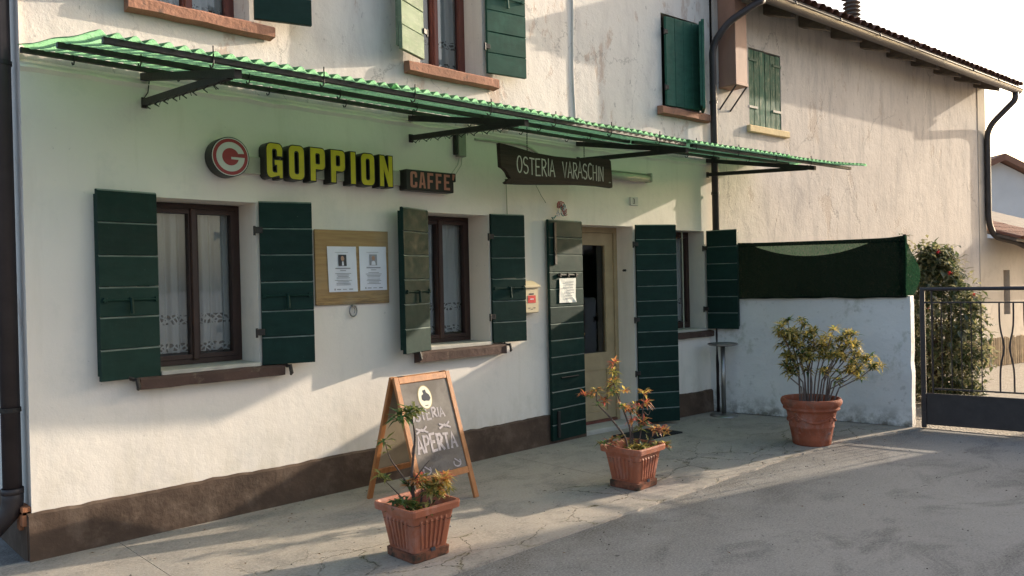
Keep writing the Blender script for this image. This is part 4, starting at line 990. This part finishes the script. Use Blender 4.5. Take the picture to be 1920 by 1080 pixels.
c2 = [dict(p=[(-.04, .0, .22), (-.07, .0, .36), (-.16, .06, .52), (-.22, .10, .60), (-.20, .12, .68)], r=.009, t=[((-.20, .12, .69), 14, .06, [O_, OR, Y_]), ((-.26, .12, .655), 10, .055, [G_, Y_, O_]), ((-.30, .13, .68), 12, .055, [RD, RD, OR]), ((-.15, .10, .62), 12, .06, [OR, RD, G_]), ((-.22, .09, .60), 8, .05, [G_, O_])]),
      dict(p=[(.0, .02, .22), (.01, .02, .40), (-.02, .06, .56), (-.05, .10, .72)], r=.009, t=[((-.05, .10, .73), 18, .07, [Y_, O_, OR]), ((-.02, .12, .80), 16, .06, [Y_, O_, O_]), ((.0, .13, .86), 14, .06, [Y_, OR, RD]), ((-.07, .09, .67), 14, .065, [O_, Y_, G_]), ((.04, .08, .66), 10, .06, [OR, Y_])]),
      dict(p=[(.0, .0, .22), (.03, .02, .38), (.03, .03, .52)], r=.007, t=[((.02, .03, .53), 14, .065, [RD, OR, G_]), ((-.03, .03, .56), 12, .065, [OR, RD, Y_]), ((.08, .04, .56), 10, .06, [G_, Y_, RD]), ((-.07, .02, .575), 12, .06, [G_, OR, Y_]), ((.04, .02, .47), 10, .06, [RD, OR])]),
      dict(p=[(.04, .0, .22), (.10, .0, .40), (.15, .02, .55), (.16, .02, .63)], r=.007, t=[((.16, .02, .64), 14, .06, [Y_, OR]), ((.17, .02, .565), 14, .065, [RD, OR, Y_]), ((.12, .0, .44), 16, .065, [RD, OR, G_]), ((.08, .0, .40), 12, .06, [G_, O_])]),
      dict(p=[(.05, -.02, .22), (.14, -.04, .33), (.22, -.06, .385)], r=.006, t=[((.19, -.04, .38), 14, .06, [RD, OR, Y_]), ((.25, -.05, .375), 14, .06, [OR, RD, Y_]), ((.28, -.06, .345), 9, .055, [Y_, OR])]),
      dict(p=[(-.04, .02, .22), (-.12, .04, .30), (-.20, .05, .335)], r=.006, t=[((-.16, .04, .345), 14, .06, [G_, RD, OR]), ((-.22, .06, .34), 12, .06, [G_, OR, O_]), ((-.10, .03, .36), 12, .06, [OR, O_])]),
      dict(p=[(.16, .02, .50), (.21, .02, .46), (.22, .01, .52), (.19, .02, .57)], r=.003, t=[]),
      dict(p=[(.03, -.03, .22), (.05, -.06, .28)], r=.006, t=[((.0 + i * .035, -.10 + .05 * (i % 3), .27 + .018 * (i % 2)), 22, .055, [Y_, O_, G_, RD if i > 3 else O_, Y_]) for i in range(-2, 7)] + [((.20, -.10, .275), 12, .06, [RD, OR, Y_]), ((.05, .04, .30), 18, .055, [O_, Y_])])]
planter(4.775, -1.545, .05, 'square terracotta planter with red and yellow leaved shrub in front of the door', c2, 1.22, 1.09)
# round pot
px_, py_ = 7.05, -1.84
rp = thing('potted_laurel', (px_, py_, 0), 'round moulded clay pot with variegated many-stemmed shrub before the white wall', 'potted plant')
prof = [(.03, .0), (.160, .0), (.168, .010), (.172, .05), (.176, .058), (.175, .068), (.192, .16), (.197, .165), (.197, .178), (.194, .182), (.217, .30), (.228, .318), (.246, .325), (.249, .337), (.240, .347), (.256, .360), (.268, .385), (.268, .405), (.258, .422), (.246, .424), (.236, .414), (.226, .36), (.222, .33)]
pot = obj('pot', lathe(prof, (px_, py_, 0), 48), 'clay', rp, smooth=True)
def blobs(ang, pts):
    bm = BM()
    for da, z, r in pts:
        a = ang + da; rad = .172 + (z - .05) * .18 - .002
        m = Matrix.Translation((px_ + rad * math.cos(a), py_ + rad * math.sin(a), z)); bmesh.ops.create_icosphere(bm, subdivisions=1, radius=r, matrix=m)
    return bm
va = math.atan2(-5.268 - py_, -px_)
for k in range(4):
    a = va + .95 - k * 1.57
    obj('moulded_fruit', blobs(a, [(random.uniform(-.10, .10), random.uniform(.235, .30), random.uniform(.010, .016)) for _ in range(16)] + [(.02, .12, .014), (-.02, .115, .012)]), 'clay', pot, smooth=True, kind='stuff')
    pts = [(a - t * 1.57, .275 - .055 * math.sin(t * math.pi)) for t in [i / 14 for i in range(15)]]
    obj('moulded_garland', tube([(px_ + (.172 + (z - .05) * .18) * math.cos(q), py_ + (.172 + (z - .05) * .18) * math.sin(q), z) for q, z in pts], [.006 + .008 * math.sin(i / 14 * math.pi) for i in range(15)], 8), 'clay', pot, smooth=True)
bm = BM(); bmesh.ops.create_circle(bm, cap_ends=True, radius=.228, segments=32, matrix=Matrix.Translation((px_, py_, .352))); obj('soil', bm, 'soil', rp)
rnd = random.Random(11); lb = BM()
rt = Vector((.7225, -.691, 0)).normalized(); fw_ = Vector((.691, .7225, 0)).normalized()
tips = [(-.30, .95), (-.25, .86), (-.20, .98), (-.12, .90), (-.07, .95), (-.15, .80), (.0, .84), (.06, .80), (.02, .90), (.12, .92), (.18, .86), (.24, .88), (.30, .80), (.34, .72), (.27, .74), (.20, .76), (.12, .74), (-.24, .74), (-.06, .74), (.36, .64), (.31, .60), (-.28, .66)]
for k, (tx, tz) in enumerate(tips):
    tx = tx * 1.38 if tx > 0 else tx; tz = .42 + (tz - .42) * 1.27
    dpt = rnd.uniform(-.15, .15); b = Vector((px_, py_, .345)) + rt * (tx * .33 + rnd.uniform(-.025, .025) + .0) + fw_ * dpt * .3
    tip = Vector((px_, py_, 0)) + rt * (tx + .03) + fw_ * dpt + Vector((0, 0, tz))
    m1 = b.lerp(tip, .42) + rt * (-tx * .18) + Vector((0, 0, .02)); m2 = b.lerp(tip, .75) + rt * rnd.uniform(-.02, .02)
    obj('stem', tube(arc_pts([b, m1, m2, tip], 3, .1), [.0085] * 4 + [.0065] * 4 + [.004, .003], 6) if False else tube([b, m1, m2, tip], [.0085, .0065, .005, .003], 6), 'stem', rp)
    for j in range(4):
        sp = m2.lerp(tip, rnd.uniform(.1, 1.0)) if j < 3 else m1.lerp(m2, rnd.uniform(.5, 1)); q = sp + Vector((rnd.uniform(-.07, .07), rnd.uniform(-.07, .07), rnd.uniform(.0, .06)))
        tube([sp, q], .002, 4, lb); rosette(lb, rnd, q, Vector((rnd.uniform(-.4, .4), rnd.uniform(-.4, .4), 1)), 15, .072, .018, [Y_, O_, Y_, Y_, G_])
    rosette(lb, rnd, tip, Vector((rnd.uniform(-.3, .3), rnd.uniform(-.3, .3), 1)), 18, .074, .018, [Y_, Y_, Y_, O_, G_])
obj('foliage', lb, LM, rp, kind='stuff')

# tall steel ashtray table in the corner
tb = thing('bar_table', (7.86, -.43, 0), 'tall thin steel pedestal table in the corner by the white wall', 'table')
obj('foot_plate', lathe([(.0, .02), (.03, .028), (.12, .022), (.150, .012), (.155, .0)], (7.86, -.43, 0), 32), 'steel', tb, smooth=True)
obj('pole', tube([(7.86, -.43, .02), (7.86, -.43, .79)], .026, 16), 'steel', tb, smooth=True)
obj('table_top', lathe([(.0, .785), (.15, .785), (.165, .795), (.165, .806), (.155, .81), (.145, .802), (.0, .80)], (7.86, -.43, 0), 32), 'steel', tb)

# ================================================================== YARD WALL, NET, GATE
FD = Vector((.1814, -.9834, 0)); F0 = Vector((8.05, -.14, 0)); FN = Vector((-.9834, -.1814, 0))   # along, start, face towards the camera
FL = 2.12
def Fp(u, off, z): return F0 + FD * u + FN * off + Vector((0, 0, z))
bm = BM(); n_ = 30; m_ = 12; gr = []
for j in range(m_ + 1):
    row = []
    for i in range(n_ + 1):
        u = FL * i / n_; top = 1.318 + .012 * noise.noise((u * 3, 0, 0)); o = .012 * noise.noise((u * 2.2, j * .4, 5)); u2 = u - (.03 * (1 - j / m_) * (i == n_) * 0) + (.012 * noise.noise((j * .9, 3, 0)) if i == n_ else 0)
        row.append(bm.verts.new(Fp(u2, o, -.02 + (top + .02) * j / m_)))
    gr.append(row)
for j in range(m_):
    for i in range(n_): bm.faces.new((gr[j][i], gr[j][i + 1], gr[j + 1][i + 1], gr[j + 1][i]))
bk = [[bm.verts.new(v.co - FN * .20) for v in row] for row in gr]
for j in range(m_):
    for i in range(n_): bm.faces.new((bk[j][i + 1], bk[j][i], bk[j + 1][i], bk[j + 1][i + 1]))
    bm.faces.new((gr[j][n_], bk[j][n_], bk[j + 1][n_], gr[j + 1][n_]))
for i in range(n_): bm.faces.new((gr[m_][i], gr[m_][i + 1], bk[m_][i + 1], bk[m_][i]))
obj('yard_wall', bm, 'white', label='low whitewashed yard wall with grey-green stains ending at the gate', cat='wall')
nt_ = thing('shade_net', Fp(1, 0, 1.3), 'dark green shade netting stretched along the top of the white wall', 'net')
def netsheet(fz0, fz1, off, u0, u1, name, mat, n=50, m=8):
    bm = BM(); gr = []
    for j in range(m + 1):
        row = []
        for i in range(n + 1):
            u = u0 + (u1 - u0) * i / n; z = fz0(u) + (fz1(u) - fz0(u)) * j / m
            row.append(bm.verts.new(Fp(u, off + .012 * noise.noise((u * 3, z * 2, off)) + .006 * math.sin(u * 14 + z * 6), z)))
        gr.append(row)
    for j in range(m):
        for i in range(n): bm.faces.new((gr[j][i], gr[j][i + 1], gr[j + 1][i + 1], gr[j + 1][i]))
    return obj(name, bm, mat, nt_, smooth=True)
ztop = lambda u: 1.935 - .012 * u + (.02 * math.exp(-((u - FL) / .12) ** 2)) + .025 * math.exp(-(u / .3) ** 2) - .01 * math.sin(u / FL * math.pi)
dip = lambda u: 1.895 - .01 * u - (.130 * (1 - ((u - 1.16) / .62) ** 2) if abs(u - 1.16) < .62 else 0)
netsheet(lambda u: 1.30 + .012 * noise.noise((u * 4, 0, 1)), dip, .035, .02, FL - .03, 'front_layer', 'net')
netsheet(lambda u: 1.885 - .012 * u, ztop, .038, .02, FL - .03, 'top_hem', 'net', 50, 3)
netsheet(lambda u: 1.31, lambda u: ztop(u) - .004, .006, .02, FL - .02, 'back_layer', 'netlight')
bm = BM(); gr = []
for j in range(9):
    z = 1.33 + .60 * j / 8; o = .055 - .13 * (1 - abs(j / 8 - .45)); gr.append([bm.verts.new(Fp(FL - .035 + k * (.035 + .03 * math.sin(j * .5)), .03 + o * k * .35 + .012 * math.sin(k * 2 + j), z - .05 * k * (j / 8))) for k in range(3)])
for j in range(8):
    for k in range(2): bm.faces.new((gr[j][k], gr[j][k + 1], gr[j + 1][k + 1], gr[j + 1][k]))
obj('end_fold', bm, 'netlight', nt_, smooth=True)
for u in (.04, FL - .05): obj('net_post', tube([Fp(u, -.05, 1.25), Fp(u, -.05, 1.94)], .016, 8), 'iron', nt_)
obj('net_wire', tube([Fp(.04, -.03, 1.925), Fp(FL - .05, -.03, 1.90)], .004, 5), 'iron', nt_)

gt = thing('yard_gate', Fp(2.24, 0, 0), 'dark brown iron gate with bowed bars over a solid lower panel', 'gate')
G0 = 2.20; GL = 2.6
def gbox(u0, u1, o0, o1, z0, z1, bev=0, bm=None): return box8(bm or BM(), [Fp(u0, o0, z0), Fp(u1, o0, z0), Fp(u1, o1, z0), Fp(u0, o1, z0), Fp(u0, o0, z1), Fp(u1, o0, z1), Fp(u1, o1, z1), Fp(u0, o1, z1)], bev)
obj('post', gbox(G0, G0 + .045, -.06, -.015, 0, 1.385, .004), 'gate', gt); obj('post', gbox(G0 + GL - .045, G0 + GL, -.06, -.015, 0, 1.385, .004), 'gate', gt)
obj('top_rail', tube([Fp(G0, -.037, 1.382), Fp(G0 + GL, -.037, 1.382)], .019, 10), 'gate', gt)
obj('rail', gbox(G0 + .045, G0 + GL - .045, -.048, -.028, 1.243, 1.257), 'gate', gt); obj('rail', gbox(G0 + .12, G0 + GL - .045, -.048, -.028, .385, .400), 'gate', gt)
obj('lower_panel', gbox(G0 + .046, G0 + GL - .046, -.046, -.030, .03, .33, .003), 'gate', gt)
obj('panel_rail', gbox(G0 + .046, G0 + GL - .046, -.052, -.024, .325, .345), 'gate', gt)
def bars(u, bow, r=.006, z0=.395, z1=1.25):
    obj('bar', tube([Fp(G0 + u + bow * math.exp(-((k / 12 - .5) / .16) ** 2), -.038, z0 + (z1 - z0) * k / 12) for k in range(13)], r, 6), 'gate', gt)
bars(.105, 0, .009, .34, 1.38)
u = .19
for k in range(5): bars(u, 0, .005); u += .085
for k in range(9):
    c = .68 + k * .20
    bars(c, .035, .008); bars(c + .115, -.035, .008)
    if k % 2: obj('ring', tube([Fp(G0 + c + .058 + .028 * math.cos(i * .524), -.038, .822 + .028 * math.sin(i * .524)) for i in range(13)], .005, 6), 'gate', gt)

# glossy bush behind the gate
bs = thing('camellia_bush', (10.2, -1.85, 0), 'tall glossy dark leaved bush with few red flowers behind the gate', 'bush')
rnd = random.Random(5); lb = BM(); bm = BM()
for k in range(12):
    a = rnd.uniform(0, 6.28); top = Vector((10.2 + .2 * math.cos(a), -1.85 + .2 * math.sin(a), rnd.uniform(.9, 1.4))); tube([(10.2 + .05 * math.cos(a), -1.85 + .05 * math.sin(a), 0), (10.2 + .12 * math.cos(a), -1.85 + .12 * math.sin(a), .6), top], [.02, .014, .005], 6, bm)
obj('trunk', bm, 'bark', bs)
cl = []
for k in range(470):
    z = rnd.uniform(.03, 1.82); env = .50 * (1 - max(0, (z - 1.0) / .95) ** 1.5) * (.80 + .2 * min(1, z / .5)) * (1 + .22 * noise.noise((z * 2, k * .01, 2)))
    a = rnd.uniform(0, 6.28); r = env * math.sqrt(rnd.uniform(.3, 1)); cl.append(Vector((10.25 + r * math.cos(a), -1.85 + r * 1.0 * math.sin(a), z)))
for k, (dx, dz) in enumerate(((-.34, 1.86), (-.36, 1.94), (-.05, 1.84), (-.1, 1.76), (.22, 1.62), (.24, 1.72), (.20, 1.52), (.1, 1.5))): cl.append(Vector((10.25, -1.85, dz)) + rt * dx)
for c in cl:
    for k in range(20):
        d = Vector((rnd.gauss(0, 1), rnd.gauss(0, 1), rnd.gauss(-.1, .6))); p = c + Vector((rnd.gauss(0, .055), rnd.gauss(0, .055), rnd.gauss(0, .05)))
        leaf_at(lb, p, d, rnd.uniform(.07, .12), rnd.uniform(.034, .052), rnd.choice((0, 1)), rnd.uniform(0, .3))
for k in range(7):
    c = rnd.choice(cl) - Vector((.12, .1, 0))
    for j in range(7): leaf_at(lb, c, Vector((rnd.gauss(0, 1), rnd.gauss(0, 1), rnd.gauss(0, 1))), .035, .03, 2)
obj('foliage', lb, ['bushleaf', 'bushleaf2', 'flower'], bs, kind='stuff')

# ================================================================== THE LONGER HOUSE BEHIND
bh = thing('farm_house', W(8.2, 0, 0), 'long grey stained plaster house with deep eaves joined to the inn', 'house')
BKW = (8.93, 9.635, 3.40, 4.36); BE = 16.32
WB = lambda s, o, z: W(s, o, z)
obj('wall', holed_wall(WB, SE + .002, BE, 0, 5.2, [BKW], .3), 'back', bh)
bm = BM(); quad(bm, W(BE, 0, 0), W(BE, -6, 0), W(BE, -6, 5.2), W(BE, 0, 5.2)); obj('gable_wall', bm, 'back', bh)
obj('corner_quoin', fbox(BE - .34, BE + .002, .0, .010, 0, 4.9), 'far', bh)
rs = obj('shutter', fbox(8.95, 9.61, -.05, -.035, 3.43, 4.33), 'greenworn', bh)
for i in range(6):
    s = 8.935 + i * .1163 + (.008 if i > 2 else 0); obj('board', fbox(s, s + .110, -.035, -.005, 3.405 + random.uniform(0, .01), 4.345 - random.uniform(0, .01), None, .003), 'greenworn', rs)
for z in (3.62, 4.2):
    for s in (8.925, 9.45): obj('strap_hinge', fbox(s, s + .19, -.004, .006, z, z + .028), 'sillpale' if z < 4 else 'greenup', rs)
n_ = 10; obj('sill', fbox(8.868, 9.756, -.1, .05, 3.315, 3.398, None, .008), 'sillyel', bh)
# eaves
RP = .38
RZ = lambda o: 4.98 - RP * o                                   # roof slope, falls outwards
bm = box8(BM(), [W(SE, -5, RZ(-5)), W(BE + .25, -5, RZ(-5)), W(BE + .25, .50, RZ(.50)), W(SE, .50, RZ(.50)), W(SE, -5, RZ(-5) + .05), W(BE + .25, -5, RZ(-5) + .05), W(BE + .25, .50, RZ(.50) + .05), W(SE, .50, RZ(.50) + .05)])
rf = obj('roof', bm, 'rafter', bh)
s = SE + .25
while s < BE + .2:
    z = RZ(0)
    obj('rafter', box8(BM(), [W(s, -.3, RZ(-.3) - .17), W(s + .13, -.3, RZ(-.3) - .17), W(s + .13, .38, RZ(.38) - .15), W(s, .38, RZ(.38) - .15), W(s, -.3, RZ(-.3) - .003), W(s + .13, -.3, RZ(-.3) - .003), W(s + .13, .38, RZ(.38) - .003), W(s, .38, RZ(.38) - .003)], .006), 'rafter', rf); s += .82
def tile_mesh():
    bm = BM(); prev = None
    for j, (r, y) in enumerate(((.085, 0), (.075, .42))):
        cur = [bm.verts.new((r * math.cos(math.pi * k / 6), y, r * .75 * math.sin(math.pi * k / 6))) for k in range(7)]
        if prev:
            for k in range(6): bm.faces.new((prev[k], prev[k + 1], cur[k + 1], cur[k]))
        prev = cur
    me = bpy.data.meshes.new('tile'); bm.to_mesh(me); bm.free(); me.materials.append(MT['tile']); me.polygons.foreach_set('use_smooth', [True] * len(me.polygons)); return me
TM = tile_mesh()
def tiles(parent, s0, s1, o_start, pitch, rows, Zf):
    for r in range(rows):
        s = s0
        while s < s1:
            o = bpy.data.objects.new('tile', TM); COL.objects.link(o); o.parent = parent
            off = o_start - r * .34 + random.uniform(-.012, .012)
            o.location = W(s, off, Zf(off) + .058) - ORG[parent]
            o.rotation_euler = (math.atan(pitch), random.uniform(-.03, .03), -TH + random.uniform(-.02, .02)); s += .178
tiles(rf, SE + .1, BE + .25, .53, RP, 2, RZ)
gp_ = .47; GZ = 4.745
bm = BM(); n_ = 24
for a, b in ((SE + .15, BE + .27),):
    m_ = 10; rings = []
    for s in (a, (a + b) / 2, b): rings.append([bm.verts.new(W(s, gp_ - .0 + .075 * math.cos(math.pi + math.pi * k / m_), GZ + .075 * -math.sin(math.pi * k / m_) + .03)) for k in range(m_ + 1)])
    for x_, y_ in zip(rings, rings[1:]):
        for k in range(m_): bm.faces.new((x_[k], x_[k + 1], y_[k + 1], y_[k]))
    bm.faces.new(rings[0]); bm.faces.new(rings[-1])
gu = obj('gutter', bm, 'gut', bh, smooth=True)
obj('gutter_lip', tube([W(SE + .15, gp_ + .078, GZ + .03), W(BE + .27, gp_ + .078, GZ + .03)], .010, 8), 'gut', gu)
s = SE + .9
while s < BE: obj('gutter_strap', tube([W(s, gp_ - .1, GZ + .05), W(s, gp_ - .02, GZ + .075), W(s, gp_ + .085, GZ + .045), W(s, gp_ + .09, GZ + .01)], .009, 5), 'gut', gu); s += 1.05
obj('downpipe', tube(arc_pts([W(BE + .10, gp_, GZ - .03), W(BE + .10, gp_, GZ - .16), W(BE - .06, .06, GZ - .62), W(BE - .06, .06, 2.42), W(BE + .14, .08, 2.17), W(BE + .62, .30, 2.06), W(BE + .75, .42, 1.96)], 6, .20), .05, 14), 'gut', bh, smooth=True)
ch = W(12.2, -.35, 0); cz = RZ(-.35)
vt = obj('vent_pipe', lathe([(.10, 0), (.10, .26), (.10, .27)] + [q for i in range(5) for q in ((.085, .28 + i * .06), (.13, .30 + i * .06), (.085, .33 + i * .06))] + [(.07, .60), (.15, .62), (.15, .65), (0, .67)], (ch.x, ch.y, cz), 20), 'rafter', bh)
# copper flue casing at the joint of the two houses
fl = thing('flue_casing', W(8.45, .12, 3.76), 'copper brown sheet metal flue casing on the wall above the awning end', 'flue')
obj('casing', fbox(8.315, 8.545, .002, .24, 3.79, 5.0, None, .004), 'copper', fl); obj('rim', fbox(8.308, 8.552, .001, .247, 3.765, 3.80, None, .004), 'copper', fl)
for s in (8.325, 8.53): obj('stay', tube([W(s, .235, 3.765), W(s, .0, 3.52)], .010, 6), 'pipe', fl)

# outbuilding beyond
ob = thing('outbuilding', W(16.33, 0, 0), 'low outbuilding with clay tile roof and small slit window beyond the bush', 'outbuilding')
OE = 24
obj('wall', holed_wall(W, BE + .004, OE, 0, 2.15, [(17.10, 17.42, .72, 1.56)], .3), 'far', ob)
bm = BM(); quad(bm, W(17.0, -.28, .6), W(17.5, -.28, .6), W(17.5, -.28, 1.7), W(17.0, -.28, 1.7)); obj('slit_window', bm, 'rafter', ob)
OZ = lambda o: 2.22 - .34 * o
r2 = obj('roof', box8(BM(), [W(BE + .1, -3.4, OZ(-3.4)), W(OE, -3.4, OZ(-3.4)), W(OE, .45, OZ(.45)), W(BE + .1, .45, OZ(.45)), W(BE + .1, -3.4, OZ(-3.4) + .05), W(OE, -3.4, OZ(-3.4) + .05), W(OE, .45, OZ(.45) + .05), W(BE + .1, .45, OZ(.45) + .05)]), 'rafter', ob)
tiles(r2, BE + .2, 19.0, .50, .34, 11, OZ)
obj('gutter', tube([W(BE + .70, .53, 2.03), W(OE, .53, 2.03)], .05, 10), 'gut', ob)
# split cane edging
cn = thing('cane_edging', (14.2, -1.25, 0), 'low split cane fence along the gravel yard behind the gate', 'fence')
for k in range(70):
    t = k / 70; p = Vector((13.2 + 4.6 * t, -1.0 - .95 * t, 0)); d = Vector((.9793, -.2022, 0)); hh = .46 + random.uniform(-.02, .02)
    obj('cane', obox(p, d * .050, Vector((.2022, .9793, 0)) * .012, Vector((random.uniform(-.008, .008), 0, hh)), None, .003), 'bamboo', cn)
# far white house
fh = thing('gabled_house', (46, 8, 0), 'distant white gabled house with dark roof edge beyond the outbuilding', 'house')
def V3(x, y, z): return Vector((x, y, z))
q0 = CAM + (cf + cr * (1850 - 960) / 1500) * 34; q1 = CAM + (cf + cr * (2010 - 960) / 1500) * 34; q0.z = q1.z = 0
ax = (q1 - q0).normalized(); bk_ = Vector((-ax.y, ax.x, 0)); ln = (q1 - q0).length
if bk_.dot(cf) < 0: bk_ = -bk_
ORG[fh] = q0.copy(); fh.location = q0
q0 = q0 - ax * 3.0; ln += 3.0
bm = BM(); ap = .55
def G(t, z, o=0): return q0 + ax * ln * t + bk_ * o + V3(0, 0, z)
f_ = [G(0, 0), G(1, 0), G(1, 4.6), G(ap, 6.15), G(0, 4.6)]
bm.faces.new([bm.verts.new(p) for p in f_]); f2 = [p + bk_ * 8 for p in f_]; bm.faces.new([bm.verts.new(p) for p in f2[::-1]])
for i in (0, 1, 4): quad(bm, f_[i], f_[(i + 1) % 5], f2[(i + 1) % 5], f2[i])
obj('wall', bm, 'farwhite', fh)
for (ta, za, tb_, zb2) in ((-.06, 4.45, ap, 6.2), (ap, 6.2, 1.06, 4.45)):
    obj('roof', box8(BM(), [G(ta, za, -.4), G(tb_, zb2, -.4), G(tb_, zb2, 8.3), G(ta, za, 8.3), G(ta, za + .28, -.4), G(tb_, zb2 + .28, -.4), G(tb_, zb2 + .28, 8.3), G(ta, za + .28, 8.3)]), 'tile', fh)
obj('window', obox(G(.62, 2.4, -.03), ax * .8, bk_ * .02, V3(0, 0, 1.2)), 'room', fh)

# neighbouring house on the other side of the yard; it shades the road
nh = thing('neighbour_house', (15, -9, 0), 'plain beige house across the yard that shades the road', 'house')
x0, x1, y0, y1, hz = 13.6, 16.6, -16.0, -5.02, 5.0
bm = BM()
c4 = [(x0, y0), (x1, y0), (x1, y1), (x0, y1)]
for i in range(4):
    a, b = c4[i], c4[(i + 1) % 4]; quad(bm, V3(*a, 0), V3(*b, 0), V3(*b, hz), V3(*a, hz))
obj('wall', bm, 'far', nh)
for sgn in (-1, 1):
    xm = (x0 + x1) / 2; xe = xm + sgn * ((x1 - x0) / 2 + .3)
    obj('roof', box8(BM(), [V3(xm, y0 - .3, hz + 1.0), V3(xe, y0 - .3, hz - .1), V3(xe, y1 + .02, hz - .1), V3(xm, y1 + .02, hz + 1.0), V3(xm, y0 - .3, hz + 1.15), V3(xe, y0 - .3, hz + .05), V3(xe, y1 + .02, hz + .05), V3(xm, y1 + .02, hz + 1.15)]), 'tile', nh)
for k in range(3):
    for z in (1.0, 3.9):
        y = y1 - 2.2 - k * 3.4; wn = obj('window', abox(x0 - .03, x0 + .05, y - .9, y, z, z + 1.3), 'brown', nh); obj('pane', abox(x0 - .045, x0 - .035, y - .82, y - .08, z + .08, z + 1.22), 'glass', wn)

# grit and dry leaf crumbs lying about
rnd = random.Random(21); bm = BM()
for k in range(900):
    x_ = rnd.uniform(1.0, 9.0); y_ = rnd.uniform(-4.6, -.05) if k % 3 else rnd.gauss(-2.1, .12); r_ = rnd.uniform(.002, .007) * (1.6 if rnd.random() < .05 else 1)
    if y_ > -.1 - max(0, x_ - XB) * .07 or x_ > 8.0 + (-y_ * .18): continue
    z_ = 0 if y_ > -1.93 else -.014
    pv = [bm.verts.new((x_ + r_ * math.cos(a) * rnd.uniform(.7, 1.3), y_ + r_ * math.sin(a) * rnd.uniform(.7, 1.3), z_ + .0005)) for a in (0, 1.57, 3.14, 4.71)]; tp = bm.verts.new((x_, y_, z_ + r_ * .9))
    mi = rnd.choice((0, 0, 1))
    for i in range(4): bm.faces.new((pv[i], pv[(i + 1) % 4], tp)).material_index = mi
obj('grit', bm, ['gritlight', 'gritdark'], label='small stones and crumbs scattered over the paving', cat='grit', kind='stuff')
rnd = random.Random(8); bm = BM()
for k in range(46):
    x_ = rnd.uniform(1.4, 7.8); y_ = rnd.choice((rnd.uniform(-.5, -.06) - max(0, x_ - XB) * .07, rnd.uniform(-1.9, -.3), rnd.uniform(-3.4, -2.0)))
    if x_ > 7.7: continue
    a = rnd.uniform(0, 6.28); leaf_at(bm, Vector((x_, y_, .006 if y_ > -1.93 else -.008)), Vector((math.cos(a), math.sin(a), .15)), rnd.uniform(.018, .04), rnd.uniform(.010, .018), 0, .1)
obj('fallen_leaves', bm, 'dryleaf', label='few dry brown leaves fallen on the paving', cat='leaves', kind='stuff')
